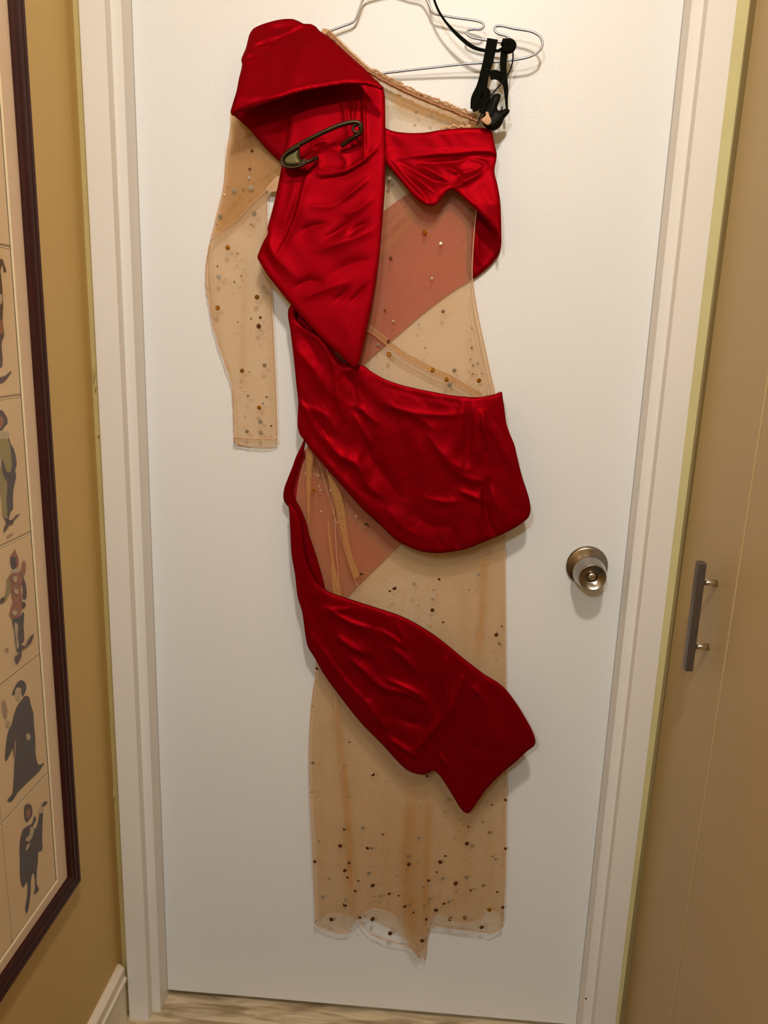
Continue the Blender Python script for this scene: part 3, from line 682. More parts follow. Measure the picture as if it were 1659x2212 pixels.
seamline('bust_gather', [(952, 281), (965, 275), (980, 272), (1000, 275), (1015, 276)], 0.027, 0.0022, M['seam'], bodice, step=4, jit=0.001)

# ---- sheer sleeve
slv = [(500, 235), (498, 275), (495, 300), (488, 350), (483, 400), (475, 440), (462, 490), (452, 525), (446, 560), (443, 592), (446, 625), (452, 662), (460, 702), (472, 742), (486, 785), (498, 822), (502, 850), (504, 900), (505, 945), (506, 957), (530, 962), (560, 965), (590, 963), (600, 957), (599, 940), (597, 880), (594, 800), (592, 740), (588, 680), (585, 630), (581, 580), (577, 500), (576, 440), (578, 412), (590, 400), (606, 398), (630, 330), (600, 240)]
sleeve = cloth('sleeve_mesh', slv, 0.008, M['sheer'], dress, sp=8, pil=(0, 1), wav=((130, 2.0),))
slf = [(x, y-(6 if y > 940 and 520 < x < 595 else 0)) for x, y in slv]
SLD = [([(531, 540), (527, 680), (524, 780), (530, 860)], 5, 0.8), ([(500, 260), (520, 400), (470, 490)], 30, 0.5), ([(470, 510), (530, 450), (600, 390)], 9, 1.0), ([(560, 330), (590, 400)], 18, 0.9),
       ([(575, 600), (585, 760), (590, 940)], 7, 0.6), ([(450, 560), (458, 660), (480, 760)], 6, 0.6), ([(512, 500), (545, 470), (570, 430)], 16, 0.5)]
cloth('front_layer', slf, 0.015, M['sheer_f'], sleeve, dens=SLD, sp=6, pil=(0, 1), wav=((110, 3.0),), creaselist=[([(530, 560), (528, 700), (524, 860)], 14, 10, 4)])
strip('fold', [(500, 240), (496, 300), (488, 350), (483, 400), (475, 440), (462, 490), (455, 520), (480, 500), (520, 465), (560, 425), (592, 398), (608, 395), (628, 330), (600, 240)], M['sheer2'], sleeve, 0.018)
strip('fold', [(495, 300), (483, 400), (466, 480), (480, 470), (540, 400), (610, 350), (580, 300)], M['sheer'], sleeve, 0.020)
seamline('side_seam', [(455, 522), (447, 560), (444, 592), (447, 625), (453, 662), (461, 702), (472, 742), (487, 785), (499, 822), (503, 850), (505, 900), (506, 955)], 0.015, 0.0010, M['seam'], sleeve, jit=0.0002)
seamline('side_seam', [(452, 528), (452, 590), (456, 640), (462, 690)], 0.0165, 0.0006, M['seam'], sleeve)
seamline('side_seam', [(498, 275), (488, 350), (483, 400), (475, 440), (462, 490), (454, 522)], 0.012, 0.0006, M['seam'], sleeve)
seamline('side_seam', [(577, 412), (577, 500), (582, 580), (588, 680), (594, 800), (599, 940)], 0.012, 0.0006, M['seam'], sleeve)
seamline('fold_line', [(455, 520), (480, 500), (520, 465), (560, 425), (592, 398)], 0.0185, 0.0006, M['seam'], sleeve)
seamline('cuff_seam', [(506, 945), (530, 947), (560, 948), (600, 949)], 0.0165, 0.0010, M['seam'], sleeve, jit=0.0003)
seamline('cuff_edge', [(506, 957), (530, 962), (560, 965), (590, 963), (600, 957)], 0.0095, 0.0008, M['seam'], sleeve, jit=0.0003)
strip('underarm_gather', [(575, 410), (585, 395), (600, 380), (612, 385), (604, 410), (590, 414)], M['seam'], sleeve, 0.0185, 5)

# ---- thigh band: inner back loop, then the front panel with its pennant
back_loop = [(658, 948), (650, 965), (640, 985), (631, 1010), (621, 1035), (614, 1055), (612, 1075), (616, 1086), (624, 1096), (640, 1110), (650, 1200), (670, 1280), (703, 1288), (700, 1262), (690, 1225), (680, 1192), (668, 1158), (661, 1130), (650, 1102), (638, 1080), (633, 1062), (637, 1038), (648, 1000), (658, 962)]
cloth('band_lining', back_loop, lin((650, 960), 0.030, (650, 1100), 0.024), M['redin'], dress, [([(655, 960), (628, 1020), (618, 1060)], 4, 5, 2.5), ([(640, 1110), (662, 1200), (690, 1270)], 10, 8, 3)], sp=4, pil=(1.5, 7), wav=((60, 0.6),), thick=0.004)
G_out = [(624, 1088), (625, 1110), (627, 1150), (630, 1200), (637, 1240), (643, 1290), (652, 1320), (656, 1345), (660, 1375), (665, 1397), (680, 1422), (700, 1457), (740, 1512), (780, 1562), (830, 1613), (860, 1646), (880, 1664), (900, 1672), (918, 1673), (930, 1668), (936, 1664), (944, 1669), (960, 1690), (978, 1719), (994, 1745), (1005, 1756), (1012, 1757), (1022, 1746), (1045, 1712), (1062, 1692), (1085, 1670), (1115, 1645), (1142, 1620), (1154, 1611), (1157, 1603), (1154, 1590), (1132, 1548), (1110, 1514), (1090, 1489), (1075, 1477), (1050, 1462), (1000, 1424), (960, 1391), (930, 1369), (890, 1345), (860, 1331), (830, 1321), (780, 1305), (740, 1292), (714, 1283), (698, 1273), (680, 1255), (665, 1224), (656, 1190), (652, 1150), (648, 1122), (638, 1103)]
Gc = [([(650, 1120), (656, 1180), (668, 1228), (690, 1264), (740, 1290), (800, 1309), (860, 1328), (930, 1366), (1000, 1421)], 6, 4, 1.6),
      ([(700, 1314), (730, 1316), (760, 1314)], 3, 8, 2.2), ([(712, 1318), (738, 1334), (765, 1347), (800, 1357)], 4, 9, 4.0),
      ([(730, 1376), (748, 1392), (768, 1404), (790, 1414)], 12, 5, 5.0), ([(820, 1360), (850, 1378), (874, 1396)], 4, 10, 3.5),
      ([(846, 1400), (872, 1420), (898, 1450)], 10, 6, 4.0), ([(858, 1350), (870, 1380), (876, 1398)], 9, 5, 3.0),
      ([(760, 1428), (785, 1448), (808, 1472), (842, 1496)], 11, 6, 5.0), ([(840, 1490), (880, 1500), (912, 1516)], 9, 4, 4.0),
      ([(676, 1372), (700, 1408), (722, 1438), (757, 1480), (795, 1520), (830, 1572)], 3, 10, 2.5),
      ([(735, 1470), (765, 1505), (800, 1560)], 14, 8, 3.0), ([(799, 1515), (812, 1545), (834, 1574)], 8, 5, 4.5),
      ([(842, 1598), (868, 1615), (900, 1638)], 9, 4, 5.0), ([(838, 1470), (880, 1488), (915, 1508), (924, 1525), (922, 1560)], 7, 4, 4.0),
      ([(963, 1424), (962, 1470), (968, 1520), (955, 1555), (925, 1590), (900, 1620)], 7, 9, 6.0), ([(998, 1466), (985, 1505), (972, 1540), (960, 1575), (952, 1615)], 10, 5, 5.5),
      ([(946, 1620), (956, 1640), (968, 1654)], 5, 5, 4.0), ([(940, 1660), (950, 1610), (970, 1550)], 5, 9, -4.0),
      ([(1020, 1484), (1040, 1505), (1054, 1535)], 9, 6, 3.5), ([(1040, 1540), (1075, 1600), (1070, 1640)], 25, 20, 2.5),
      ([(905, 1440), (930, 1490), (940, 1530)], 10, 10, -2.0), ([(680, 1300), (690, 1350), (710, 1400)], 12, 12, -2.5), ([(640, 1180), (650, 1260), (672, 1330)], 8, 12, -2.0),
      ([(850, 1540), (880, 1560), (915, 1565)], 14, 10, -3.0), ([(990, 1600), (1010, 1680), (1010, 1740)], 20, 20, -2.0)]
G_b = lambda P: 0.042+0.034*np.clip((P[:, 0]-700)/450, 0, 1)
cloth('thigh_band', G_out, G_b, M['red'], dress, Gc, cs=1.4, sp=4.0, pil=(1.8, 6.0), wav=((60, 1.2), (26, 0.35)), thick=0.007)

# ---- hip band
F_out = [(623, 668), (628, 661), (637, 664), (638, 688), (652, 702), (672, 716), (692, 727), (712, 748), (726, 768), (738, 788), (752, 792), (775, 788), (786, 791), (800, 802), (830, 819), (860, 830), (900, 840), (940, 848), (980, 855), (1020, 858.5), (1050, 857), (1068, 853), (1084, 847), (1086, 858), (1090, 885), (1094, 915), (1101, 936), (1111, 960), (1118, 990), (1128, 1030), (1138, 1060), (1144, 1082), (1146, 1104), (1142, 1117), (1128, 1130), (1090, 1152), (1050, 1169), (1010, 1185), (970, 1193), (940, 1195), (910, 1191), (880, 1180), (850, 1161), (820, 1132), (780, 1096), (740, 1051), (700, 1006), (670, 970), (656, 950), (648, 939), (643, 922), (643, 900), (644, 870), (640, 830), (634, 770), (628, 720)]
Fc = [([(786, 803), (830, 832), (900, 854), (960, 866), (1020, 872), (1060, 868)], 10, 4, -0.8),
      ([(845, 880), (900, 893), (960, 898), (1010, 893)], 8, 5, 2.0),
      ([(1044, 892), (1058, 915), (1074, 935), (1090, 962), (1107, 995)], 5, 14, 5.0), ([(1044, 892), (1046, 925), (1050, 965)], 4, 9, 4.5),
      ([(1052, 905), (1078, 945), (1104, 990)], 9, 4, -3.0), ([(1034, 925), (1044, 955), (1050, 985)], 4, 4, -3.0), ([(1000, 870), (995, 930), (985, 985)], 12, 10, 3.5), ([(1022, 870), (1028, 920), (1032, 990)], 8, 10, 3.0), ([(1010, 880), (1012, 940), (1008, 1000)], 7, 7, -2.5),
      ([(1053, 1040), (1048, 1085), (1055, 1125), (1072, 1158)], 6, 10, -5.0), ([(1062, 1060), (1085, 1110), (1098, 1145)], 8, 12, 4.0), ([(1036, 1060), (1034, 1110), (1048, 1160)], 9, 6, 3.5),
      ([(985, 1150), (988, 1175), (995, 1186)], 4, 4, -3.0), ([(950, 1160), (955, 1190)], 4, 5, -2.0), ([(976, 1090), (980, 1125), (986, 1140)], 8, 6, 2.5),
      ([(995, 1062), (1020, 1072), (1048, 1084)], 8, 5, 3.5), ([(925, 1078), (955, 1085), (985, 1084)], 8, 6, 2.5), ([(960, 1000), (985, 1020), (1020, 1038), (1045, 1040)], 14, 8, 3.5),
      ([(925, 940), (950, 975), (975, 1000), (1005, 1015)], 16, 9, 4.0), ([(905, 950), (910, 1000), (905, 1040)], 10, 14, 2.0),
      ([(766, 876), (782, 884), (798, 900), (812, 912)], 4, 6, 3.5), ([(770, 900), (784, 928), (800, 955)], 4, 8, 3.5), ([(780, 940), (800, 985), (840, 1040), (860, 1070)], 14, 22, -4.0), ([(735, 985), (765, 1000), (782, 1020), (792, 1045), (815, 1068)], 14, 8, 5.0),
      ([(652, 955), (690, 985), (730, 1025), (770, 1068), (810, 1105)], 10, 12, 3.0), ([(690, 935), (720, 970), (750, 1000)], 12, 10, 3.5),
      ([(643, 862), (660, 880), (675, 905), (700, 940)], 3, 8, 3.5), ([(672, 900), (690, 925), (706, 944)], 8, 3, -3.5), ([(665, 880), (700, 895), (725, 930)], 10, 10, 2.5),
      ([(636, 700), (665, 740), (690, 790)], 14, 14, -2.5), ([(645, 760), (680, 800), (700, 840)], 14, 12, 3.0), ([(700, 745), (722, 790), (728, 850), (740, 900)], 12, 8, 3.0), ([(735, 800), (760, 830), (770, 870)], 10, 14, -3.5),
      ([(850, 900), (870, 960), (880, 1060)], 20, 20, -3.0), ([(830, 870), (860, 885), (900, 900), (940, 930)], 10, 8, 2.5), ([(890, 1110), (930, 1135), (980, 1140)], 16, 14, -2.0), ([(838, 1100), (870, 1140), (920, 1165)], 12, 10, 2.5)]
F_b = lambda P: 0.040+0.018*np.clip((P[:, 0]-700)/440, 0, 1)
cloth('hip_band', F_out, F_b, M['red'], dress, Fc, cs=1.35, sp=4.0, pil=(1.8, 6.0), wav=((70, 1.2), (28, 0.35)), thick=0.008)
cloth('band_lining', [(626, 668), (630, 656), (642, 652), (662, 690), (700, 735), (740, 780), (780, 800), (770, 820), (720, 800), (660, 740), (634, 700)], 0.026, M['redin'], dress, sp=5, pil=(1, 6), wav=(), thick=0.004)

# ---- bust panel: dark inside of the loop, then the front swirl and its cuff
cloth('loop_lining', [(1022, 446), (1045, 462), (1066, 486), (1078, 506), (1083, 527), (1077, 550), (1062, 570), (1042, 588), (1021, 602), (1015, 600), (1010, 520), (1012, 450)], lin((1030, 450), 0.007, (1060, 600), 0.007), M['redin'], dress,
      [([(1030, 500), (1035, 560), (1050, 580)], 6, 8, 3.0), ([(1030, 592), (1055, 570), (1072, 545)], 5, 5, 2.5)], sp=4, pil=(1.5, 6), wav=((60, 0.5),), thick=0.004)
D_out = [(826, 270), (834, 277), (850, 283), (880, 287), (920, 286), (950, 281), (990, 277), (1030, 276), (1052, 277), (1062, 283), (1066, 300), (1070, 318), (1073, 332), (1072, 345), (1068, 370), (1075, 400), (1080, 430), (1082, 460), (1083, 500), (1082.5, 528), (1074, 504), (1060, 484), (1040, 464), (1020, 444), (1003, 428), (986, 413), (976, 408), (967, 412), (955, 426), (944, 440), (935, 444), (920, 441), (900, 430), (870, 396), (845, 366), (826, 345)]
def cuff_h(P, dd):
    # folded cuff: proud band above the line, stepping down below it
    xs = np.array([820, 880, 930, 985, 1030, 1060, 1080]); ysl = np.array([352, 342, 338, 335, 331, 331, 340])
    l = np.interp(P[:, 0], xs, ysl); d = P[:, 1]-l
    fade = np.clip((P[:, 0]-850)/90, 0, 1)
    return 5.0*fade/(1+np.exp(np.clip(d/1.6, -30, 30)))
Dc = [([(900, 352), (950, 352), (1010, 345), (1058, 342)], 5, 9, -3.5), ([(955, 356), (975, 364), (992, 374), (1002, 386)], 5, 9, 4.5),
      ([(985, 380), (1010, 372), (1035, 366), (1050, 352)], 8, 5, -4.0), ([(1045, 358), (1030, 378), (1004, 392), (978, 406)], 6, 10, 5.0), ([(1000, 350), (1020, 344), (1045, 350), (1052, 360)], 5, 5, 4.0),
      ([(862, 350), (900, 372), (940, 392), (975, 396)], 9, 7, -4.5), ([(850, 350), (880, 385), (912, 415), (925, 436)], 6, 8, -4.0), ([(838, 345), (862, 376), (890, 408), (915, 432)], 5, 6, 3.5), ([(895, 380), (920, 400), (945, 420)], 9, 6, 3.5),
      ([(905, 356), (940, 372), (965, 390)], 6, 6, 3.0), ([(976, 408), (1010, 428), (1045, 464), (1075, 500)], 5, 10, 2.0), ([(1040, 400), (1060, 440), (1075, 480)], 14, 12, 1.5)]
cloth('bust_panel', D_out, lambda P: 0.026+0.020*np.clip((P[:, 1]-320)/120, 0, 1), M['red'], dress, Dc, sp=3.4, pil=(1.6, 5.0), wav=((60, 1.0),), thick=0.006, hfn=cuff_h)

# ---- underside of the cape, lapel and shoulder cape
cloth('cape_underside', [(500, 243), (515, 258), (535, 276), (560, 304), (585, 331), (606, 350), (614, 356), (640, 340), (660, 260), (660, 180), (560, 190), (505, 225)], lin((510, 250), 0.040, (620, 330), 0.024), M['redin'], dress, [([(540, 260), (600, 250)], 15, 15, 2)], sp=5, pil=(2, 7), wav=((80, 1.0),), thick=0.004)
C_out = [(622, 190), (700, 170), (790, 170), (826, 186), (830, 200), (831.5, 230), (832, 300), (831, 400), (826, 470), (818, 560), (806, 640), (794, 700), (782, 755), (774, 786), (769, 793), (763, 794), (755, 787), (735, 768), (700, 736), (660, 694), (637, 668), (600, 622), (575, 590), (562, 568), (556, 556), (560, 543), (570, 520), (578, 505), (578, 492), (584, 470), (594, 430), (602, 392), (608, 360), (613, 330), (620, 290), (624, 250)]
Cc = [([(748, 195), (750, 225), (756, 262), (752, 296)], 3, 5, 3.0), ([(768, 190), (766, 225), (760, 262)], 3, 4, -2.5), ([(784, 190), (786, 240), (788, 300), (789, 345)], 3, 7, 3.5), ([(778, 195), (779, 260), (778, 310)], 4, 4, -2.5), ([(735, 205), (742, 240), (747, 280)], 8, 3, 2.0),
      ([(626, 205), (625, 260), (618, 310)], 5, 10, -1.5),
      ([(672, 324), (677, 312), (690, 306), (706, 305)], 5, 4, 3.0), ([(680, 330), (690, 345), (688, 360)], 6, 6, 3.0), ([(700, 310), (725, 322), (738, 330)], 12, 12, 2.0),
      ([(692, 378), (722, 376), (748, 369), (786, 346), (812, 322)], 9, 4, 5.0), ([(700, 386), (750, 378), (790, 354)], 3, 6, -3.0), ([(690, 362), (720, 366), (740, 368)], 6, 4, 2.0), ([(736, 330), (750, 350), (745, 366)], 5, 5, 2.5),
      ([(662, 385), (650, 420), (642, 455), (622, 505), (598, 545)], 10, 6, 4.5), ([(652, 392), (638, 448), (618, 505), (596, 546)], 4, 5, -4.0), ([(640, 380), (628, 430), (615, 480)], 12, 8, 2.5),
      ([(792, 390), (765, 412), (735, 436)], 5, 9, 3.5), ([(800, 430), (770, 455), (742, 462)], 8, 9, 3.0), ([(730, 442), (700, 446), (670, 444)], 10, 8, 2.5),
      ([(655, 498), (678, 488), (702, 484)], 8, 10, -4.0), ([(704, 514), (730, 500), (758, 478)], 8, 10, -4.0), ([(754, 510), (770, 494), (792, 482)], 8, 8, -4.0), ([(690, 540), (745, 520), (800, 500)], 18, 12, 4.0),
      ([(720, 590), (760, 570), (800, 560)], 14, 14, -3.0), ([(640, 620), (668, 606), (692, 610)], 8, 10, -3.5), ([(726, 648), (740, 638), (752, 622)], 6, 8, -3.5), ([(758, 652), (776, 636), (790, 618)], 6, 10, -3.0), ([(660, 640), (700, 625), (740, 612)], 10, 10, 3.0),
      ([(570, 520), (600, 560), (640, 600)], 14, 10, 2.0), ([(580, 500), (586, 540), (600, 570)], 5, 8, 2.0), ([(740, 690), (755, 730), (762, 775)], 20, 20, 2.0)]
C_b = lin((720, 190), 0.030, (760, 790), 0.062)
cloth('lapel', C_out, C_b, M['red'], dress, Cc, cs=0.85, sp=3.6, pil=(1.8, 5.5), wav=((110, 1.3),), thick=0.007)
A_out = [(547, 62), (560, 55), (580, 48), (600, 43), (615, 41), (632, 41), (646, 46), (656, 51), (672, 52), (683, 58), (690, 66), (705, 76), (730, 97), (760, 124), (790, 151), (810, 171), (822, 182), (828, 189), (826, 192), (812, 187), (790, 182), (760, 180), (730, 183), (690, 189), (655, 196), (620, 206), (585, 218), (550, 230), (522, 239), (508, 244), (500, 248), (498, 243), (502, 226), (511, 196), (516, 170), (521, 150), (523, 138), (521, 130), (525, 118), (531, 104), (535, 88), (539, 74)]
Ac = [([(546, 98), (570, 88), (600, 80), (630, 66), (655, 52)], 7, 3, 3.5), ([(545, 101), (590, 84), (640, 62)], 3, 6, -2.5),
      ([(520, 126), (532, 118), (545, 116)], 3, 3, 3.0), ([(522, 136), (534, 132), (548, 134)], 3, 3, 2.5), ([(516, 160), (530, 156), (545, 160)], 4, 4, 1.5),
      ([(545, 102), (575, 98), (590, 100)], 4, 5, 1.5), ([(665, 88), (650, 120), (640, 150), (632, 190)], 16, 16, 1.8), ([(700, 100), (690, 140), (685, 175)], 20, 20, -1.2), ([(560, 130), (580, 170), (560, 210)], 18, 18, -1.2),
      ([(505, 236), (560, 218), (640, 192), (730, 175), (800, 178)], 4, 5, 1.0)]
A_b = lambda P: 0.040+0.045*np.clip((P[:, 1]-60)/150, 0, 1)
cloth('shoulder_cape', A_out, A_b, M['red'], dress, Ac, cs=0.8, sp=3.8, pil=(2.0, 5.5), wav=((70, 1.0), (30, 0.3)), thick=0.006)
# narrow strip of mesh showing below the lapel's left edge
strip('seam_allowance', [(560, 572), (578, 590), (602, 622), (640, 668), (632, 676), (600, 640), (572, 604)], M['sheer2'], bodice, 0.024, 5)

# ---- stones
def stone_mesh(name, m, flat):
    n = 8; v = []; f = []
    for r, h in ((1.0, 0.0), (1.0, 0.12), (0.62, 0.45 if not flat else 0.16)):
        for k in range(n): a = 2*math.pi*(k+0.5*(h > 0.14))/n; v.append((r*math.cos(a), r*math.sin(a), h))
    for i in range(2):
        for k in range(n): f.append((i*n+k, i*n+(k+1) % n, (i+1)*n+(k+1) % n, (i+1)*n+k))
    f += [tuple(range(n))[::-1], tuple(range(2*n, 3*n))]
    me = mesh(name, v, f); me.materials.append(m); return me
SM = {'a': stone_mesh('stone_amber', M['amber'], False), 's': stone_mesh('stone_smoke', M['smoke'], True), 'c': stone_mesh('stone_clear', M['clear'], False), 'b': stone_mesh('stone_brown', M['brown'], False)}
SL = {'a': 'amber stone', 's': 'flat smoky grey stone', 'c': 'small clear stone', 'b': 'dark brown stone'}
def stones(lst, parent, y):
    for px, py, r, k in lst:
        yy = y(np.array([[px, py]]))[0] if callable(y) else y
        c = atY(px, py, -yy); dist_ = np.linalg.norm(c-CAM)
        rr = r*dist_/F*1.05
        o = bpy.data.objects.new('rhinestone', SM[k]); COL.objects.link(o)
        o.scale = (rr, rr, rr); o.rotation_euler = (math.pi/2+random.uniform(-0.25, 0.25), 0, random.uniform(-0.35, 0.35))
        o.location = c; o.parent = parent
        o['label'] = SL[k]
sl_st = [(544.4,325.6,2.5,'b'),(539.6,365,2.5,'b'),(537.6,384,3,'s'),(506.5,412,5,'s'),(525.6,409,2.5,'s'),(542,406,5,'s'),(492,404,1.6,'s'),(483,421,2,'c'),(476,468,4.5,'s'),(467.5,484.5,2,'s'),(549,461,5,'s'),(541,484,2.5,'c'),(492,535,5,'a'),(513,548,2.5,'s'),(508,554,2,'c'),(470,575,2.5,'s'),(524.5,581,2.5,'s'),(473,598,4.5,'s'),(487,602,2,'c'),(506.5,609,2.5,'s'),(521,596,2.5,'s'),(568.5,620,4,'s'),(555,642,5,'a'),(470,665,5,'a'),(542.5,688.5,2.5,'s'),(562.4,686,3,'b'),(513.6,695,2.5,'c'),(559,704.7,5,'b'),(564.6,720.6,2.5,'c'),(542,780,2,'s'),(571.5,789,4.5,'s'),(522.6,800.7,4.5,'a'),(537,804,2,'s'),(519.7,836,2.2,'c'),(535.6,855,3,'s'),(576,857.7,2,'b'),(568,871.6,2.5,'s'),(560,880.6,5,'a'),(528.9,899,2.2,'c'),(562.6,911,5,'s'),(586,920,2.2,'b'),(533.7,932,4.2,'s'),(564,935,4.8,'s')]
stones(sl_st, sleeve, 0.0215)
bo_st = [(899,242,3,'s'),(932,248.5,3,'s'),(841,385,4,'s'),(917.4,502,5,'a'),(952,526,4,'c'),(844,558,3.6,'b'),(932.8,601,3,'c'),(831.8,669.8,3,'a'),(849.4,694.8,3,'c'),(904.6,700,3,'s'),(957,672.8,3.6,'b'),(839.3,737,3.6,'b'),(816,745,3,'c'),(840.7,765.8,5,'a'),(918,751.8,2.6,'s'),(934,799,5,'a'),(965,819.8,5,'a'),(981.6,800.4,4.5,'s'),(971.5,832,4.5,'s'),(1019,708,2.5,'c'),(1019,751,3,'s'),(1016,776.8,2.2,'s'),(1031.7,785,3,'s'),(1022,789.4,2.5,'s'),(1012.7,800.8,2.2,'c'),(1021.4,808,2.5,'s'),(1041,806.5,2,'s'),(1034.7,821.7,5,'a')]
stones(bo_st, bodice, 0.0215)
sk_st = [(660.4,1023,2,'c'),(680.8,1025,2.2,'c'),(687,1028,3,'c'),(676.7,1058,4.3,'a'),(689,1051,2.5,'c'),(692.6,1059,2.5,'c'),(714,1060,2.5,'c'),(693.5,1105,2.2,'c'),(733.6,1085.5,3.6,'b'),(738.3,1119.6,3,'b'),(730,1128,2.5,'c'),(744.7,1158.7,3,'c'),(770,1116,2.5,'c'),(791,1132,4,'b'),(780.5,1239,4,'b'),(832,1252,2.5,'c'),(852,1270.6,4.6,'b'),(842,1276.7,2.6,'b'),(894.7,1261.5,4.5,'s'),(948.6,1251,3,'b'),(937,1274.7,2.2,'s'),(935,1294,4,'s'),(934,1317.7,4.5,'b'),(929.4,1231,2,'s'),(957,1344,2.6,'b'),(903,1308,2,'s'),(684.6,1444,3.6,'b'),(1033,1241,3.6,'s'),(1013,1274.6,2,'s'),(1044,1303.6,2.5,'c'),(1083.6,1352.5,3,'s'),(1072,1370.6,4.6,'b'),(1079,1390.5,4,'s'),(1030,1360,2,'c'),(1055,1187,3.2,'s'),
 (805.5,1673,3.8,'b'),(829.6,1687.5,2.5,'c'),(922.7,1677,3,'b'),(967,1727,4,'s'),(907.8,1740.7,2.4,'c'),(960.7,1754,2.3,'s'),(1048,1730,2.2,'s'),(1062,1738,2.3,'b'),(1092,1728,3,'b'),(1042,1775,3.2,'s'),(784,1788,4,'s'),(676,1648,4,'s'),(674,1711,2.2,'s'),(675,1526,2,'s'),(754,1603,2.2,'b'),(743,1653,2.2,'s'),(754,1721,2,'s'),(743.4,1791,3.3,'b'),(735,1827,4.5,'b'),(689,1817.5,2.3,'s'),(827,1802.5,2.3,'b'),(793.8,1832,3.6,'b'),(802.5,1832.5,3.5,'s'),(905,1810,3.5,'s'),(881.5,1850,4,'s'),(883,1867,4.2,'b'),(902.5,1859,2.3,'s'),(680,1861,3.5,'b'),(754,1864,3,'b'),(745,1880,4,'b'),(797,1886,4,'s'),(750.4,1895.5,3,'b'),(774,1903,2.3,'b'),(710,1898,2.3,'s'),(805,1912.6,4.4,'b'),(856.7,1893,2,'s'),(925.6,1902,3.2,'b'),(915,1916,3,'s'),(1008.5,1822,4.4,'b'),(1020,1827.6,4,'s'),(1057,1798,4,'s'),(1012,1786,2.3,'b'),(982,1810.5,2,'s'),(962,1849,2.8,'b'),(951,1862,4.4,'b'),(1063.7,1850,2.5,'s'),(1070,1856,3,'s'),(1092,1833,3,'b'),(943.4,1884,2.3,'b'),(955.7,1898,4,'s'),(1007.8,1894.8,4,'s'),(984,1908,4.4,'b'),(1043.8,1912.6,4,'s'),(1024,1920,2.3,'s'),(1016.5,1923.4,2.4,'b'),(985.7,1925,2.5,'s'),(1074,1927,2.6,'b'),(697.6,1937.8,4,'s'),(840.6,1930.8,3,'b'),(821.7,1936,3.5,'s'),(861,1934.6,2.3,'b'),(808,1936,2,'s'),(767.5,1925,3,'b'),(747,1944,3.3,'s'),(745,1955,4.2,'b'),(928,1941.6,3.5,'s'),(874,1958,3.5,'b'),(883.6,1954.5,3,'s'),(915.8,1956,2.6,'s'),(958.8,1952,3,'b'),(969.6,1948,3.5,'s'),(941.7,1966,4.2,'b'),(1057,1965,4.5,'a'),(1086,1960,3.4,'b'),(893,1971,2.3,'b'),(715.8,1986,4.3,'b'),(804.6,1985,4.3,'b'),(777.7,1982,3.2,'b'),(920.7,1986,3,'b'),(972,1984.6,4.3,'b'),(1004,1982.5,4.3,'b'),(1040.6,2002.8,4.3,'b'),(842.7,2016,4.3,'b'),(912,2032,4.3,'b')]
hb = set([(715.8,1986),(804.6,1985),(842.7,2016),(1004,1982.5),(1040.6,2002.8),(972,1984.6)])
stones([s for s in sk_st if (s[0], s[1]) not in hb], skirt, lin((850, 1000), 0.030, (850, 2000), 0.046))
stones([s for s in sk_st if (s[0], s[1]) in hb], skirt, 0.026)

# ------------------------------------------------------------------ oversized safety pin through the lapel
pin = tag(empty('safety_pin', tuple(atY(660, 345, -0.055))), 'oversized dark bronze safety pin stuck through the red lapel', 'safety pin')
def px3(pts, y, step=3):
    q = spline([(a, b) for a, b, *_ in pts], step)
    if np.isscalar(y): yy = np.full(len(q), -y)
    else: yy = -np.interp(np.linspace(0, 1, len(q)), np.linspace(0, 1, len(y)), y)
    return atY(q[:, 0], q[:, 1], yy)
v, f = tube(px3([(616, 335), (630, 322), (646, 313), (670, 300), (700, 285), (730, 272), (755, 265), (770, 264), (779, 269), (781, 279), (776, 289), (766, 295), (752, 305), (738, 315)], [0.062, 0.064, 0.066, 0.067, 0.066, 0.064, 0.060, 0.050]), 0.0034, 10)
v2, f2 = tube(px3([(686, 340), (672, 347), (655, 352), (640, 356)], [0.050, 0.058, 0.062, 0.062]), 0.0030, 10)
part('pin_wire', *merge((v, f), (v2, f2)), M['brass'], pin, True)
th = np.linspace(0, 4*math.pi, 40); cc = atY(770, 277, -0.064); co = np.stack([cc[0]+0.0052*np.cos(th), cc[1]+0.0022*th/6, cc[2]+0.0052*np.sin(th)], 1)
part('spring_coil', *tube(co, 0.0022, 8), M['brass'], pin, True)
cap = cloth('clasp', [(645, 318), (634, 323), (620, 330), (610, 340), (608, 349), (612, 357), (622, 361), (638, 361), (652, 357), (660, 351), (662, 345), (655, 343), (649, 345), (647, 340), (647, 328)], 0.061, M['brassl'], pin, sp=2.5, pil=(3.0, 5), wav=(), thick=0.006)
rim = px3([(648, 315), (634, 322), (619, 331), (610, 341), (608, 350), (613, 358), (623, 361.5), (640, 361), (655, 356), (663, 349)], 0.0655)
part('clasp_rim', *tube(rim, 0.0022, 8), M['brass'], pin, True)

# ------------------------------------------------------------------ wire hanger
hanger = tag(empty('wire_hanger', tuple(atY(848, -20, -0.025))), 'silver galvanised wire coat hanger with notched shoulders holding the red dress', 'hanger')
hp = [(845, -22), (815, -14), (787, -4), (783, 2), (776, 22), (768, 42), (764, 47), (740, 57), (705, 70), (660, 88), (600, 112), (565, 132), (556, 150), (570, 164), (600, 170), (700, 166), (802, 161), (900, 150), (1000, 139), (1080, 133), (1140, 124), (1158, 116), (1169, 105), (1172, 94), (1167, 80), (1152, 70), (1110, 62), (1079, 56), (1070, 58), (1069, 67), (1076, 73), (1094, 78), (1101, 85), (1098, 92), (1080, 91), (1050, 87), (1018, 80), (1009, 74), (1011, 66), (1022, 63.5), (1038, 63), (1045, 58), (1043, 50), (1032, 46), (980, 38), (945, 31.5), (938, 30), (934, 26), (928, 12), (920, -2), (912, -10), (885, -15), (855, -22)]
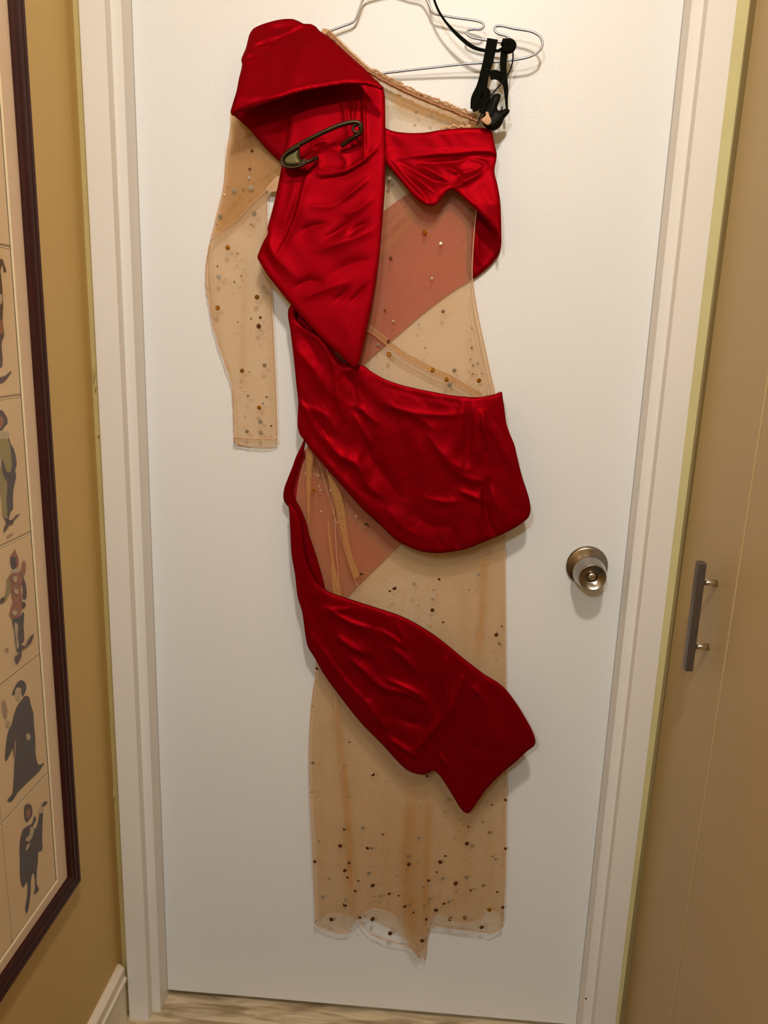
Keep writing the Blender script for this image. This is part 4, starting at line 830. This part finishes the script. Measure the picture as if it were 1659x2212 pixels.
q = spline(hp, 3); yy = 0.0115+0.019*np.clip((q[:, 0]-830)/340, 0, 1)
P3 = atY(q[:, 0], q[:, 1], -yy)
part('frame_wire', *tube(P3, 0.0017, 10), M['wire'], hanger, True)
nk = atY(848, -20, -0.0122); 
tw = []
for s in range(41):
    t = s/40; tw.append((nk[0]+0.0022*math.cos(t*14), nk[1]+0.0022*math.sin(t*14), nk[2]+0.032*t))
part('twisted_neck', *tube(tw, 0.0020, 8), M['wire'], hanger, True)
hk = [(nk[0]+0.000, nk[1], nk[2]+0.028)]
for s in range(25):
    a = -math.pi*0.5+math.pi*1.35*s/24
    hk.append((nk[0]+0.024*math.cos(a)*0.95, nk[1], nk[2]+0.062+0.024*math.sin(a)))
hk[0:1] = [(nk[0], nk[1], nk[2]+0.026), (nk[0], nk[1], nk[2]+0.034)]
part('hook', *tube(hk, 0.0018, 10), M['wire'], hanger, True)
# small peg on the door that the hook hangs from (just above the frame of the photograph)
pg = nk[2]+0.0785
peg = tag(part('door_hook', *merge(boxdata(nk[0]-0.012, nk[0]+0.012, -0.003, 0.0, pg-0.03, pg+0.03), tube([(nk[0]+0.003, -0.001, pg), (nk[0]+0.003, -0.035, pg+0.001), (nk[0]+0.003, -0.038, pg+0.010)], 0.0035, 10)), M['chrome'], None, False),
          'small metal hook high on the white door above the wire hanger', 'hook')

# ------------------------------------------------------------------ black elastic strap and plastic buckle hung on the hanger
st = tag(empty('elastic_strap', tuple(atY(1060, 90, -0.035))), 'black elastic strap with a plastic clip, looped over the right end of the hanger', 'strap')
def band(name, pts, y, wpx, m, th=0.0012, parent=None):
    q = spline(pts, 4); n = len(q)
    yy = np.full(n, -y) if np.isscalar(y) else -np.interp(np.linspace(0, 1, n), np.linspace(0, 1, len(y)), y)
    P = atY(q[:, 0], q[:, 1], yy)
    wv = np.interp(np.linspace(0, 1, n), np.linspace(0, 1, len(wpx)), wpx)*1.3/F
    v, f = ribbon(P, wv, th); return part(name, v, f, m, parent or st)
band('wide_band', [(1064, 84), (1061, 100), (1056, 125), (1047, 160), (1040, 190), (1032, 215), (1031, 235)], [0.034, 0.035, 0.033, 0.031, 0.030], [20, 20, 19, 18, 18, 21, 26, 26], M['black'])
band('loop_end', [(1029, 240), (1026, 225), (1031, 205), (1042, 194), (1050, 198), (1052, 212), (1046, 232), (1040, 245)], 0.033, [12, 14, 14, 14, 14, 12, 12], M['black'], 0.002)
band('narrow_band', [(1098, 85), (1092, 98), (1089, 115), (1087, 140), (1089, 165), (1093, 195), (1094, 220), (1095, 236)], [0.036, 0.036, 0.034, 0.032], [12, 13, 13, 12, 11, 9, 6, 4], M['black'])
part('knot', *merge(tube(px3([(1084, 90), (1092, 93), (1101, 91), (1108, 97), (1104, 106), (1094, 108), (1088, 100)], 0.037, 2), [0.0052]*len(px3([(1084, 90), (1092, 93), (1101, 91), (1108, 97), (1104, 106), (1094, 108), (1088, 100)], 0.037, 2)), 8)), M['black'], st, True)
band('cross_band', [(1058, 164), (1068, 161), (1079, 165), (1088, 173)], 0.031, [16, 16, 15, 14], M['black'])
band('cross_band', [(1062, 108), (1075, 110), (1088, 103)], 0.033, [5, 5, 6], M['black'])
band('long_cord', [(930, -60), (933, -30), (938, 0), (950, 28), (965, 50), (985, 72), (1005, 90), (1022, 102), (1040, 108), (1058, 110)], [0.034, 0.034, 0.034, 0.034], [5, 4, 4, 4, 4, 6, 7, 6, 5], M['black'])
cord = px3([(1105, 98), (1108, 115), (1107, 135), (1100, 155), (1088, 175), (1070, 195), (1056, 213), (1047, 230), (1040, 245), (1031, 270)], [0.037, 0.036, 0.035, 0.036, 0.036])
part('thin_cord', *tube(cord, 0.0011, 8), M['plastic'], st, True)
clip = cloth('plastic_clip', [(1066, 204), (1080, 203), (1082, 207), (1078, 220), (1074, 232), (1076, 238), (1081, 238), (1085, 228), (1086, 231), (1085, 238), (1090, 235), (1098, 235), (1101, 239), (1096, 247), (1090, 254), (1085, 266), (1078, 275), (1068, 280), (1057, 278), (1048, 272), (1042, 264), (1040, 256), (1046, 243), (1055, 225)], 0.040, M['plastic'], st,
             [([(1078, 210), (1068, 230), (1060, 250)], 2, 4, 2.5), ([(1086, 240), (1078, 256), (1066, 268)], 3, 3, 2.5)], sp=2.5, pil=(3.0, 5), wav=(), thick=0.006)
fl = cloth('flesh_tab', [(1050, 241), (1055, 243), (1057, 250), (1061, 258), (1060, 266), (1054, 270), (1046, 266), (1040, 259), (1044, 254), (1049, 250)], 0.0485, M['seam'], st, sp=2.5, pil=(1.5, 4), wav=((12, 1.0),), thick=0.002)
fl['label'] = 'torn scrap of flesh coloured mesh caught in the clip'
